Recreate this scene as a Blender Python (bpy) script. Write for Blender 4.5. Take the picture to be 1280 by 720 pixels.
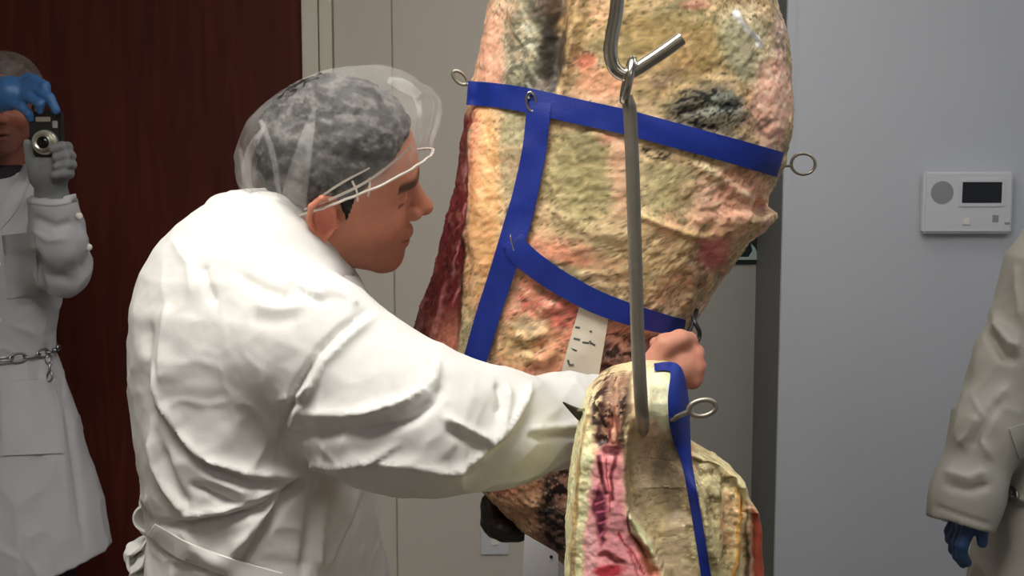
import bpy, bmesh, math
import numpy as np
from mathutils import Vector, Matrix
from mathutils.bvhtree import BVHTree

for o in list(bpy.data.objects):
    bpy.data.objects.remove(o)
SC = bpy.context.scene
COL = SC.collection

# ------------------------------------------------------------------ camera
FPX = 1600.0                      # focal length in pixels of a 1280 x 720 frame
PITCH = math.radians(6.5)
CAMZ = 1.6
cam = bpy.data.cameras.new('camera')
cam.sensor_width = 36.0
cam.lens = 36.0 * FPX / 1280.0
cam.clip_start = 0.05
camo = bpy.data.objects.new('camera', cam)
camo.location = (0, 0, CAMZ)
camo.rotation_euler = (math.pi / 2 - PITCH, 0, 0)
COL.objects.link(camo)
SC.camera = camo

# ------------------------------------------------------------------ world, exposure
world = bpy.data.worlds.new('world')
world.use_nodes = True
world.node_tree.nodes['Background'].inputs[0].default_value = (0.8, 0.85, 0.9, 1)
world.node_tree.nodes['Background'].inputs[1].default_value = 0.05
SC.world = world
SC.view_settings.view_transform = 'Standard'
SC.view_settings.look = 'None'
SC.view_settings.gamma = 1.0
SC.view_settings.use_curve_mapping = False
SC.view_settings.exposure = 0.0

# ceiling troffers, the last one added as fill light: x, y, length along x, width along y, strength
LAMPS = [(-0.35, 0.85, 1.2, 0.6, 17.0, (1.0, 0.96, 0.90)),
         (1.45, 1.7, 1.2, 0.6, 4.2, (0.93, 0.97, 1.0)),
         (0.3, 2.7, 1.2, 0.6, 3.8, (1.0, 0.96, 0.90)),
         (0.6, -1.0, 1.2, 0.6, 3.6, (1.0, 0.97, 0.93))]
CEIL = 2.75

# ------------------------------------------------------------------ helpers
CP, SP = math.cos(PITCH), math.sin(PITCH)

def W(px, py, Y):
    """world point at world depth Y that the reference shows at pixel (px, py)"""
    u = (px - 640.0) / FPX
    v = (360.0 - py) / FPX
    dy = CP + v * SP
    dz = -SP + v * CP
    t = Y / dy
    return np.array([u * t, Y, CAMZ + dz * t], dtype=np.float64)

def proj(P):
    P = np.asarray(P, dtype=np.float64)
    x, y, z = P[:, 0], P[:, 1], P[:, 2] - CAMZ
    dep = y * CP - z * SP
    up = y * SP + z * CP
    return 640 + FPX * x / dep, 360 - FPX * up / dep

def lin(c):
    c = np.asarray(c, dtype=np.float64) / 255.0
    return np.where(c <= 0.04045, c / 12.92, ((c + 0.055) / 1.055) ** 2.4)

def _hash(ix, iy, iz, seed):
    h = (ix.astype(np.uint32) * np.uint32(374761393) + iy.astype(np.uint32) * np.uint32(668265263)
         + iz.astype(np.uint32) * np.uint32(2147483647) + np.uint32((seed * 974711) & 0xffffffff))
    h = (h ^ (h >> np.uint32(13))) * np.uint32(1274126177)
    h = h ^ (h >> np.uint32(16))
    return (h & np.uint32(0xffffff)).astype(np.float32) / np.float32(0xffffff)

def noise(P, scale, seed=0):
    """value noise in -1..1"""
    Q = np.asarray(P, dtype=np.float32) * scale + 1000.0
    I = np.floor(Q).astype(np.int64)
    Fr = (Q - I).astype(np.float32)
    Fr = Fr * Fr * (3 - 2 * Fr)
    out = 0
    for a in (0, 1):
        wx = Fr[:, 0] if a else 1 - Fr[:, 0]
        for b in (0, 1):
            wy = Fr[:, 1] if b else 1 - Fr[:, 1]
            for c in (0, 1):
                wz = Fr[:, 2] if c else 1 - Fr[:, 2]
                out = out + wx * wy * wz * _hash(I[:, 0] + a, I[:, 1] + b, I[:, 2] + c, seed)
    return out * 2 - 1

def fbm(P, scale, octv=4, seed=0):
    s, a, t = 0, 1.0, 0.0
    for i in range(octv):
        s = s + a * noise(P, scale * 2 ** i, seed + i * 17)
        t += a
        a *= 0.55
    return s / t

# --- signed distance primitives
def A(*v):
    return np.array(v, dtype=np.float32)

def seg(p, a, b, ra, rb):
    a = np.asarray(a, dtype=np.float32); b = np.asarray(b, dtype=np.float32)
    pa = p - a
    ba = b - a
    h = np.clip((pa @ ba) / max(float(ba @ ba), 1e-9), 0, 1)
    return np.linalg.norm(pa - h[:, None] * ba, axis=1) - (ra + (rb - ra) * h)

def ell(p, c, r, R=None):
    q = p - np.asarray(c, dtype=np.float32)
    if R is not None:
        q = q @ np.asarray(R, dtype=np.float32)
    r = np.asarray(r, dtype=np.float32)
    k0 = np.linalg.norm(q / r, axis=1)
    k1 = np.linalg.norm(q / (r * r), axis=1) + 1e-6
    return k0 * (k0 - 1) / k1

def smin(a, b, k):
    h = np.clip(0.5 + 0.5 * (b - a) / k, 0, 1)
    return b + (a - b) * h - k * h * (1 - h)

def smax(a, b, k):
    return -smin(-a, -b, k)

def chain(p, pts, k=0.02):
    d = None
    for (a, ra), (b, rb) in zip(pts[:-1], pts[1:]):
        e = seg(p, a, b, ra, rb)
        d = e if d is None else smin(d, e, k)
    return d

def tower(p, rows, n=2.0):
    """upright body with elliptic sections; rows: z, cx, cy, rx, ry (z ascending)"""
    rows = np.asarray(rows, dtype=np.float64)
    z = p[:, 2]
    g = [np.interp(z, rows[:, 0], rows[:, i]).astype(np.float32) for i in range(1, 5)]
    qx, qy = (p[:, 0] - g[0]) / g[2], (p[:, 1] - g[1]) / g[3]
    k = (np.abs(qx) ** n + np.abs(qy) ** n) ** (1.0 / n)
    d = (k - 1) * np.minimum(g[2], g[3])
    return np.maximum(d, np.maximum(rows[0, 0] - z, z - rows[-1, 0]))

def sdf_mesh(f, lo, hi, h, B=12):
    """sparse surface nets -> verts (N,3), quads (M,4)"""
    lo = np.asarray(lo, dtype=np.float64); hi = np.asarray(hi, dtype=np.float64)
    nb = np.ceil((hi - lo) / (h * B)).astype(int)
    bi = np.stack(np.meshgrid(*[np.arange(n) for n in nb], indexing='ij'), -1).reshape(-1, 3)
    cen = (lo + (bi + 0.5) * B * h).astype(np.float32)
    d = f(cen)
    bi = bi[np.abs(d) < B * h * 0.87 * 1.35 + 0.012]
    N = (nb * B + 2).astype(np.int64)
    g = np.arange(B + 1)
    loc = np.stack(np.meshgrid(g, g, g, indexing='ij'), -1).reshape(-1, 3)
    keys, verts, quads = [], [], []
    S = N[1] * N[2]
    for s in range(0, len(bi), 80):
        b = bi[s:s + 80]
        gi = (b[:, None, :] * B + loc[None]).astype(np.int64)
        P = (lo + gi * h).astype(np.float32)
        v = f(P.reshape(-1, 3)).reshape(len(b), B + 1, B + 1, B + 1).astype(np.float32)
        m = v < 0
        cnt = np.zeros((len(b), B, B, B), dtype=np.int8)
        for a in (0, 1):
            for c in (0, 1):
                for e in (0, 1):
                    cnt += m[:, a:B + a, c:B + c, e:B + e]
        mix = (cnt > 0) & (cnt < 8)
        idx = np.argwhere(mix)
        if len(idx) == 0:
            continue
        bb, i, j, k = idx.T
        acc = np.zeros((len(idx), 3)); num = np.zeros(len(idx))
        cor = {}
        for a in (0, 1):
            for c in (0, 1):
                for e in (0, 1):
                    cor[(a, c, e)] = v[bb, i + a, j + c, k + e]
        for a0 in cor:
            for ax in range(3):
                if a0[ax] == 0:
                    a1 = list(a0); a1[ax] = 1; a1 = tuple(a1)
                    v0, v1 = cor[a0], cor[a1]
                    x = (v0 < 0) != (v1 < 0)
                    t = np.where(x, v0 / np.where(x, v0 - v1, 1), 0)
                    q = np.zeros((len(idx), 3)) + np.array(a0)
                    q[:, ax] += t
                    acc[x] += q[x]; num[x] += 1
        gcell = b[bb] * B + np.stack([i, j, k], -1)
        verts.append(lo + (gcell + acc / num[:, None]) * h)
        keys.append(gcell[:, 0] * S + gcell[:, 1] * N[2] + gcell[:, 2])
        for ax in range(3):
            sl0 = m[:, :B, :B, :B]
            o = [0, 0, 0]; o[ax] = 1
            sl1 = m[:, o[0]:B + o[0], o[1]:B + o[1], o[2]:B + o[2]]
            e = np.argwhere(sl0 != sl1)
            if len(e) == 0:
                continue
            inside = sl0[e[:, 0], e[:, 1], e[:, 2], e[:, 3]]
            gc = b[e[:, 0]] * B + e[:, 1:]
            u, w = (ax + 1) % 3, (ax + 2) % 3
            qs = []
            for du, dw in ((-1, -1), (0, -1), (0, 0), (-1, 0)):
                c = gc.copy(); c[:, u] += du; c[:, w] += dw
                qs.append(c[:, 0] * S + c[:, 1] * N[2] + c[:, 2])
            q = np.stack(qs, -1)
            q[~inside] = q[~inside][:, ::-1]
            quads.append(q)
    keys = np.concatenate(keys); verts = np.concatenate(verts); quads = np.concatenate(quads)
    o = np.argsort(keys); keys = keys[o]; verts = verts[o]
    pos = np.clip(np.searchsorted(keys, quads), 0, len(keys) - 1)
    ok = (keys[pos] == quads).all(1)
    return verts, pos[ok]

def normals(V, Q):
    n = np.zeros_like(V)
    fn = np.cross(V[Q[:, 2]] - V[Q[:, 0]], V[Q[:, -1]] - V[Q[:, 1]])
    for c in range(Q.shape[1]):
        np.add.at(n, Q[:, c], fn)
    return n / (np.linalg.norm(n, axis=1, keepdims=True) + 1e-12)

def relax(V, Q, it=2, lam=0.5):
    for _ in range(it):
        s = np.zeros_like(V); c = np.zeros(len(V))
        for a in range(Q.shape[1]):
            i, j = Q[:, a], Q[:, (a + 1) % Q.shape[1]]
            np.add.at(s, i, V[j]); np.add.at(s, j, V[i])
            np.add.at(c, i, 1); np.add.at(c, j, 1)
        V = V + lam * (s / np.maximum(c, 1)[:, None] - V)
    return V

def link(name, me, mat=None, parent=None):
    o = bpy.data.objects.new(name, me)
    COL.objects.link(o)
    if mat is not None:
        me.materials.append(mat)
    if parent is not None:
        o.parent = parent
    return o

def np_mesh(name, V, Q, smooth=True, col=None):
    me = bpy.data.meshes.new(name)
    V = np.asarray(V, dtype=np.float32); Q = np.asarray(Q, dtype=np.int32)
    k = Q.shape[1]
    me.vertices.add(len(V)); me.vertices.foreach_set('co', V.ravel())
    me.loops.add(len(Q) * k); me.loops.foreach_set('vertex_index', Q.ravel())
    me.polygons.add(len(Q))
    me.polygons.foreach_set('loop_start', np.arange(0, len(Q) * k, k, dtype=np.int32))
    me.polygons.foreach_set('loop_total', np.full(len(Q), k, dtype=np.int32))
    me.update(calc_edges=True)
    me.validate()
    if smooth:
        me.polygons.foreach_set('use_smooth', np.ones(len(me.polygons), dtype=bool))
    if col is not None:
        at = me.color_attributes.new('paint', 'FLOAT_COLOR', 'POINT')
        c4 = np.ones((len(V), 4), dtype=np.float32); c4[:, :3] = col
        at.data.foreach_set('color', c4.ravel())
    return me

def np_obj(name, V, Q, mat, parent=None, smooth=True, col=None):
    return link(name, np_mesh(name, V, Q, smooth, col), mat, parent)

def merge(parts):
    Vs, Qs, off = [], [], 0
    for V, Q in parts:
        Vs.append(V); Qs.append(np.asarray(Q) + off); off += len(V)
    return np.concatenate(Vs), np.concatenate(Qs)

def box(name, lo, hi, mat, parent=None, bevel=0.0):
    bm = bmesh.new()
    bmesh.ops.create_cube(bm, size=1.0)
    for v in bm.verts:
        v.co = Vector([lo[i] + (v.co[i] + 0.5) * (hi[i] - lo[i]) for i in range(3)])
    if bevel > 0:
        bmesh.ops.bevel(bm, geom=bm.edges[:], offset=bevel, segments=2, affect='EDGES')
    me = bpy.data.meshes.new(name)
    bm.to_mesh(me); bm.free()
    if bevel > 0:
        me.polygons.foreach_set('use_smooth', np.ones(len(me.polygons), dtype=bool))
        me.set_sharp_from_angle(angle=0.6)
    return link(name, me, mat, parent)

def spline(pts, n):
    """Catmull-Rom resample of points (any dimension)"""
    P = np.asarray(pts, dtype=np.float64)
    P = np.vstack([2 * P[0] - P[1], P, 2 * P[-1] - P[-2]])
    m = len(P) - 3
    out = []
    for t in np.linspace(0, m - 1e-9, n):
        i = int(t); u = t - i
        a, b, c, d = P[i:i + 4]
        out.append(0.5 * (2 * b + (c - a) * u + (2 * a - 5 * b + 4 * c - d) * u * u + (3 * b - a - 3 * c + d) * u ** 3))
    return np.array(out)

def tube_vq(path, r, n=10, closed=False):
    path = np.asarray(path, dtype=np.float64)
    m = len(path)
    r = np.broadcast_to(np.asarray(r, dtype=np.float64), (m,))
    if closed:
        T = np.roll(path, -1, 0) - np.roll(path, 1, 0)
    else:
        T = np.gradient(path, axis=0)
    T /= np.linalg.norm(T, axis=1, keepdims=True) + 1e-12
    a = np.array([0, 0, 1.0]) if abs(T[0][2]) < 0.9 else np.array([1.0, 0, 0])
    N = np.cross(T[0], a); N /= np.linalg.norm(N)
    V = []
    for i in range(m):
        N = N - T[i] * (N @ T[i]); N /= np.linalg.norm(N)
        Bn = np.cross(T[i], N)
        for k in range(n):
            w = 2 * math.pi * k / n
            V.append(path[i] + r[i] * (math.cos(w) * N + math.sin(w) * Bn))
    Q = []
    mm = m if closed else m - 1
    for i in range(mm):
        for k in range(n):
            j = (i + 1) % m
            Q.append([i * n + k, i * n + (k + 1) % n, j * n + (k + 1) % n, j * n + k])
    V = np.array(V)
    if not closed:
        c0, c1 = len(V), len(V) + 1
        V = np.vstack([V, path[0], path[-1]])
        for k in range(n):
            Q.append([c0, (k + 1) % n, k, k])
            Q.append([c1, (m - 1) * n + k, (m - 1) * n + (k + 1) % n, (m - 1) * n + (k + 1) % n])
    return V, np.array(Q)

def obj_faces(name, V, Q, mat, parent=None, smooth=True):
    """like np_obj but accepts degenerate quads (triangles)"""
    me = bpy.data.meshes.new(name)
    F = []
    for q in Q:
        u = list(dict.fromkeys(int(i) for i in q))
        if len(u) > 2:
            F.append(u)
    me.from_pydata([tuple(v) for v in np.asarray(V)], [], F)
    bm = bmesh.new(); bm.from_mesh(me)
    bmesh.ops.recalc_face_normals(bm, faces=bm.faces[:])
    bm.to_mesh(me); bm.free()
    if smooth:
        me.polygons.foreach_set('use_smooth', np.ones(len(me.polygons), dtype=bool))
        me.set_sharp_from_angle(angle=1.1)
    return link(name, me, mat, parent)

def tube(name, path, r, mat, parent=None, n=10, closed=False):
    V, Q = tube_vq(path, r, n, closed)
    return obj_faces(name, V, Q, mat, parent)

def empty(name, loc=(0, 0, 0)):
    o = bpy.data.objects.new(name, None)
    o.location = loc
    o.empty_display_size = 0.05
    COL.objects.link(o)
    return o

def adopt(parent, *kids):
    """parent meshes that were built in world space"""
    for k in kids:
        k.parent = parent
        k.matrix_parent_inverse = Matrix.Translation(-Vector(parent.location))

def tag(o, label, cat=None, group=None, kind=None):
    if label: o['label'] = label
    if cat: o['category'] = cat
    if group: o['group'] = group
    if kind: o['kind'] = kind
    return o

def pldist(x, y, pts):
    """pixel distance of points to a polyline, and the parameter 0..1 along it"""
    best = np.full(len(x), 1e9); par = np.zeros(len(x))
    n = len(pts) - 1
    for i in range(n):
        (x0, y0), (x1, y1) = pts[i][:2], pts[i + 1][:2]
        dx, dy = x1 - x0, y1 - y0
        h = np.clip(((x - x0) * dx + (y - y0) * dy) / (dx * dx + dy * dy + 1e-9), 0, 1)
        d = np.hypot(x - x0 - h * dx, y - y0 - h * dy)
        s = d < best
        best[s] = d[s]; par[s] = (i + h[s]) / n
    return best, par

def inpoly(x, y, poly):
    c = np.zeros(len(x), dtype=bool)
    n = len(poly)
    for i in range(n):
        x0, y0 = poly[i]; x1, y1 = poly[(i + 1) % n]
        cond = ((y0 > y) != (y1 > y))
        xi = (x1 - x0) * (y - y0) / ((y1 - y0) if y1 != y0 else 1e-9) + x0
        c ^= cond & (x < xi)
    return c

def polymask(x, y, poly, soft):
    d, _ = pldist(x, y, list(poly) + [poly[0]])
    s = np.where(inpoly(x, y, poly), d, -d)
    return np.clip(0.5 + 0.5 * s / soft, 0, 1)

# ------------------------------------------------------------------ materials
def nodes(name):
    m = bpy.data.materials.new(name)
    m.use_nodes = True
    nt = m.node_tree
    return m, nt, nt.nodes['Principled BSDF']

def addbump(nt, bsdf, scale, strength, dist=0.002, detail=4, vec=None, kind='noise'):
    tc = nt.nodes.new('ShaderNodeTexCoord')
    if kind == 'noise':
        t = nt.nodes.new('ShaderNodeTexNoise'); t.inputs['Detail'].default_value = detail
    else:
        t = nt.nodes.new('ShaderNodeTexVoronoi')
    t.inputs['Scale'].default_value = scale
    nt.links.new(tc.outputs['Object'], t.inputs['Vector'])
    b = nt.nodes.new('ShaderNodeBump')
    b.inputs['Strength'].default_value = strength
    b.inputs['Distance'].default_value = dist
    nt.links.new(t.outputs[0], b.inputs['Height'])
    nt.links.new(b.outputs[0], bsdf.inputs['Normal'])
    return t, b

def mat_plain(name, srgb, rough=0.5, metal=0.0, var=0.06, vscale=6.0, bump=0.0, bscale=200.0, spec=0.5, coat=0.0):
    m, nt, b = nodes(name)
    c = lin(srgb)
    tc = nt.nodes.new('ShaderNodeTexCoord')
    t = nt.nodes.new('ShaderNodeTexNoise')
    t.inputs['Scale'].default_value = vscale
    t.inputs['Detail'].default_value = 5
    nt.links.new(tc.outputs['Object'], t.inputs['Vector'])
    r = nt.nodes.new('ShaderNodeValToRGB')
    r.color_ramp.elements[0].position = 0.3
    r.color_ramp.elements[1].position = 0.7
    r.color_ramp.elements[0].color = (*(c * (1 - var)), 1)
    r.color_ramp.elements[1].color = (*np.minimum(c * (1 + var), 1), 1)
    nt.links.new(t.outputs[0], r.inputs[0])
    nt.links.new(r.outputs[0], b.inputs['Base Color'])
    b.inputs['Roughness'].default_value = rough
    b.inputs['Metallic'].default_value = metal
    b.inputs['Specular IOR Level'].default_value = spec
    if bump > 0:
        addbump(nt, b, bscale, bump)
    return m

def mat_paint(name, rough=0.5, bump=0.3, bscale=150.0, spec=0.4, var=0.0, vscale=120.0, sss=0.0):
    """base colour from the painted 'paint' attribute, broken up by fine noise"""
    m, nt, b = nodes(name)
    a = nt.nodes.new('ShaderNodeVertexColor'); a.layer_name = 'paint'
    out = a.outputs[0]
    if var > 0:
        tc = nt.nodes.new('ShaderNodeTexCoord')
        t = nt.nodes.new('ShaderNodeTexNoise'); t.inputs['Scale'].default_value = vscale
        t.inputs['Detail'].default_value = 6
        nt.links.new(tc.outputs['Object'], t.inputs['Vector'])
        mr = nt.nodes.new('ShaderNodeMapRange')
        mr.inputs[1].default_value = 0.3; mr.inputs[2].default_value = 0.7
        mr.inputs[3].default_value = 1 - var; mr.inputs[4].default_value = 1 + var
        nt.links.new(t.outputs[0], mr.inputs[0])
        mx = nt.nodes.new('ShaderNodeVectorMath'); mx.operation = 'SCALE'
        nt.links.new(out, mx.inputs[0]); nt.links.new(mr.outputs[0], mx.inputs['Scale'])
        out = mx.outputs[0]
    nt.links.new(out, b.inputs['Base Color'])
    b.inputs['Roughness'].default_value = rough
    b.inputs['Specular IOR Level'].default_value = spec
    if sss > 0:
        b.inputs['Subsurface Weight'].default_value = sss
        b.inputs['Subsurface Radius'].default_value = (0.01, 0.004, 0.002)
        b.inputs['Subsurface Scale'].default_value = 0.5
    if bump > 0:
        addbump(nt, b, bscale, bump)
    return m

def mat_emit(name, col, strength):
    m, nt, b = nodes(name)
    b.inputs['Base Color'].default_value = (0.8, 0.8, 0.8, 1)
    b.inputs['Emission Color'].default_value = (*col, 1)
    b.inputs['Emission Strength'].default_value = strength
    return m

def mat_wood(name, c1, c2):
    m, nt, b = nodes(name)
    tc = nt.nodes.new('ShaderNodeTexCoord')
    mp = nt.nodes.new('ShaderNodeMapping'); mp.inputs['Scale'].default_value = (6, 6, 0.5)
    nt.links.new(tc.outputs['Object'], mp.inputs[0])
    t = nt.nodes.new('ShaderNodeTexNoise'); t.inputs['Scale'].default_value = 4
    t.inputs['Detail'].default_value = 8; t.inputs['Distortion'].default_value = 1.2
    nt.links.new(mp.outputs[0], t.inputs[0])
    r = nt.nodes.new('ShaderNodeValToRGB')
    r.color_ramp.elements[0].position = 0.3; r.color_ramp.elements[1].position = 0.75
    r.color_ramp.elements[0].color = (*lin(c1), 1); r.color_ramp.elements[1].color = (*lin(c2), 1)
    nt.links.new(t.outputs[0], r.inputs[0]); nt.links.new(r.outputs[0], b.inputs['Base Color'])
    b.inputs['Roughness'].default_value = 0.55
    b.inputs['Specular IOR Level'].default_value = 0.2
    return m

M_WALL = mat_plain('wall_paint', (208, 201, 190), 0.6, var=0.02, vscale=2, bump=0.08, bscale=300, spec=0.2)
M_WALLR = mat_plain('wall_paint_cool', (196, 200, 207), 0.6, var=0.02, vscale=2, bump=0.08, bscale=300, spec=0.2)
M_TRIM = mat_plain('casing_paint', (214, 210, 194), 0.4, var=0.02, vscale=3)
M_GREY = mat_plain('grey_door_paint', (166, 165, 160), 0.5, var=0.03, vscale=3, spec=0.3)
M_RETURN = mat_plain('shaded_return_grey', (118, 119, 120), 0.5, var=0.03, vscale=3, spec=0.3)  # grey darkened to carry the shade of the wall return
M_WOOD = mat_wood('dark_red_wood', (70, 28, 20), (92, 38, 26))
M_FLOOR = mat_plain('floor_vinyl', (112, 106, 98), 0.35, var=0.08, vscale=9)
M_CEIL = mat_plain('ceiling_tile', (225, 224, 220), 0.8, var=0.02, vscale=30, bump=0.3, bscale=120)
M_BASE = mat_plain('baseboard_rubber', (70, 68, 66), 0.5)
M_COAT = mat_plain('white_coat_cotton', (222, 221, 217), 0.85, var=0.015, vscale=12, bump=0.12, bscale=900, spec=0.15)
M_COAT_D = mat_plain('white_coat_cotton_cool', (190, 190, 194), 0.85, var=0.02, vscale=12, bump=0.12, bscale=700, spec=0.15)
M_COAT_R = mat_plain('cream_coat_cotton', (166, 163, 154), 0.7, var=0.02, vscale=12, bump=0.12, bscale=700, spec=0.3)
M_SKIN = mat_paint('skin', rough=0.5, bump=0.12, bscale=420, spec=0.35, var=0.05, vscale=90, sss=0.12)
M_HAIR = mat_paint('dark_curly_hair', rough=0.55, bump=0.9, bscale=260, spec=0.35, var=0.5, vscale=160)
M_MEAT = mat_paint('dry_aged_beef', rough=0.5, bump=0.5, bscale=110, spec=0.35, var=0.10, vscale=160)
M_STRAP = mat_plain('blue_nylon_strap', (22, 46, 138), 0.45, var=0.10, vscale=60, bump=0.35, bscale=800, spec=0.35)
M_STEEL = mat_plain('hook_steel', (200, 196, 186), 0.22, metal=1.0, var=0.10, vscale=30)
M_STEELD = mat_plain('worn_steel', (164, 158, 146), 0.42, metal=0.85, var=0.12, vscale=40)
M_BLACK = mat_plain('black_coated_wire', (22, 22, 24), 0.4)
M_PAPER = mat_plain('label_paper', (226, 220, 200), 0.8, var=0.03, vscale=40)
M_INK = mat_plain('faded_ink', (92, 98, 96), 0.8)
M_PLASTIC = mat_plain('white_plastic', (214, 215, 220), 0.4, var=0.01)
M_GRILLE = mat_plain('grey_plastic', (150, 152, 154), 0.5)
M_SCREEN = mat_plain('dark_display', (32, 36, 44), 0.25, var=0.02)
M_SIGN = mat_plain('dark_green_sign', (20, 34, 32), 0.4)
M_SIGNW = mat_plain('sign_white_print', (170, 190, 185), 0.5)
M_GLOVEG = mat_plain('grey_glove', (128, 130, 132), 0.8, var=0.08, vscale=60, bump=0.4, bscale=500)
M_GLOVEB = mat_plain('blue_nitrile_glove', (58, 104, 160), 0.4, var=0.08, vscale=30)
M_GLOVEN = mat_plain('navy_glove', (40, 72, 116), 0.45, var=0.08, vscale=30)
M_TROUSER = mat_plain('dark_trousers', (34, 34, 42), 0.8)
M_SHOE = mat_plain('black_shoe', (22, 20, 20), 0.4)
M_SHIRT = mat_plain('dark_shirt', (36, 28, 40), 0.8)
M_BUTTON = mat_plain('white_button', (235, 232, 225), 0.4)
M_CHAIN = mat_plain('chain_steel', (165, 165, 165), 0.3, metal=1.0)
M_CAMBODY = mat_plain('camera_black', (26, 25, 27), 0.4)
M_CAMSILV = mat_plain('camera_silver', (196, 194, 180), 0.3, metal=0.8)
M_GLASSD = mat_plain('lens_glass', (8, 9, 12), 0.06)
M_EYE = mat_plain('eye', (225, 220, 212), 0.2)
M_IRIS = mat_plain('iris', (40, 26, 18), 0.15)
M_DRY = mat_plain('blackened_dried_meat', (34, 24, 22), 0.5, var=0.5, vscale=50, bump=0.8, bscale=90)

def mat_net():
    m, nt, b = nodes('hair_net_gauze')
    out = nt.nodes['Material Output']
    b.inputs['Base Color'].default_value = (0.86, 0.85, 0.82, 1)
    b.inputs['Roughness'].default_value = 0.6
    tr = nt.nodes.new('ShaderNodeBsdfTransparent')
    tl = nt.nodes.new('ShaderNodeBsdfTranslucent'); tl.inputs[0].default_value = (0.9, 0.88, 0.85, 1)
    mx0 = nt.nodes.new('ShaderNodeMixShader'); mx0.inputs[0].default_value = 0.3
    nt.links.new(b.outputs[0], mx0.inputs[1]); nt.links.new(tl.outputs[0], mx0.inputs[2])
    tc = nt.nodes.new('ShaderNodeTexCoord')
    n1 = nt.nodes.new('ShaderNodeTexNoise'); n1.inputs['Scale'].default_value = 26; n1.inputs['Detail'].default_value = 7
    n1.inputs['Distortion'].default_value = 0.5
    nt.links.new(tc.outputs['Object'], n1.inputs[0])
    mr = nt.nodes.new('ShaderNodeMapRange')
    mr.inputs[1].default_value = 0.35; mr.inputs[2].default_value = 0.75
    mr.inputs[3].default_value = 0.07; mr.inputs[4].default_value = 0.24
    nt.links.new(n1.outputs[0], mr.inputs[0])
    mx = nt.nodes.new('ShaderNodeMixShader')
    nt.links.new(mr.outputs[0], mx.inputs[0])
    nt.links.new(tr.outputs[0], mx.inputs[1]); nt.links.new(mx0.outputs[0], mx.inputs[2])
    nt.links.new(mx.outputs[0], out.inputs['Surface'])
    return m
M_NET = mat_net()
M_NETBAND = mat_plain('hair_net_elastic', (225, 215, 205), 0.7)

# ------------------------------------------------------------------ the room
YB, YR = 3.8, 3.42           # back wall, nearer right wall
XD = W(380, 100, YB)[0]      # right edge of the wooden door
XC = W(418, 100, YB)[0]
XE = W(978, 360, YR)[0]      # outside corner of the right wall
XL, XRT, YF = -2.6, 2.6, -2.6
S = lambda o: tag(o, None, None, None, 'structure')
S(box('floor', (XL - 0.1, YF - 0.1, -0.1), (XRT + 0.1, YB + 0.1, 0.0), M_FLOOR))
S(box('ceiling', (XL - 0.1, YF - 0.1, CEIL), (XRT + 0.1, YB + 0.1, CEIL + 0.1), M_CEIL))
S(box('wall_left', (XL - 0.1, YF, 0), (XL, YB, CEIL), M_WALL))
S(box('wall_front', (XL - 0.1, YF - 0.1, 0), (XRT + 0.1, YF, CEIL), M_WALL))
S(box('wall_side', (XRT, YF, 0), (XRT + 0.1, YR, CEIL), M_WALLR))
wb = S(box('wall_back', (XL - 0.1, YB + 0.012, 0), (XE + 0.2, YB + 0.1, CEIL), M_WALL))
# wall sheets with a seam between them
xs = W(490, 60, YB)[0]
xg = W(700, 60, YB)[0]       # grey door begins behind the hanging beef
for a, b_ in ((XC, xs - 0.002), (xs + 0.002, xg)):
    box('panel', (a, YB, 0.0), (b_, YB + 0.014, CEIL), M_WALL, wb, bevel=0.002)
XDL = XD - 1.84
for a, b_ in ((XL, XDL - 0.09),):
    box('panel', (a, YB, 0.0), (b_, YB + 0.014, CEIL), M_WALL, wb, bevel=0.002)
box('panel', (XDL - 0.09, YB, 2.2), (XC, YB + 0.014, CEIL), M_WALL, wb, bevel=0.002)
# wooden double door and its casing
dr = S(box('door_1', (XDL, YB + 0.004, 0.0), (XD, YB + 0.012, 2.12), M_WOOD))
mid = XD - 0.92
for a, b_ in ((XDL + 0.003, mid - 0.002), (mid + 0.002, XD - 0.003)):
    lf = box('door_leaf', (a, YB - 0.012, 0.012), (b_, YB + 0.004, 2.115), M_WOOD, dr, bevel=0.002)
    hx = b_ - 0.07 if a < mid - 0.5 else a + 0.07
    tube('door_handle', [(hx, YB - 0.012, 1.0), (hx, YB - 0.06, 1.0), (hx + 0.02 * (1 if a > mid - 0.5 else -1), YB - 0.065, 1.0), (hx + 0.11 * (1 if a > mid - 0.5 else -1), YB - 0.065, 1.0)], 0.009, M_STEELD, lf)
xm = W(401, 100, YB)[0]
tr = S(box('trim_1', (XD, YB - 0.030, 0), (xm - 0.003, YB + 0.010, 2.2), M_TRIM, bevel=0.003))
box('casing_strip', (xm, YB - 0.020, 0), (XC - 0.004, YB + 0.010, 2.2), M_TRIM, tr, bevel=0.003)
box('casing_strip', (XDL - 0.09, YB - 0.025, 0), (XDL, YB + 0.010, 2.2), M_TRIM, tr, bevel=0.003)
box('casing_strip', (XDL, YB - 0.025, 2.12), (XD, YB + 0.010, 2.2), M_TRIM, tr, bevel=0.003)
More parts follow.
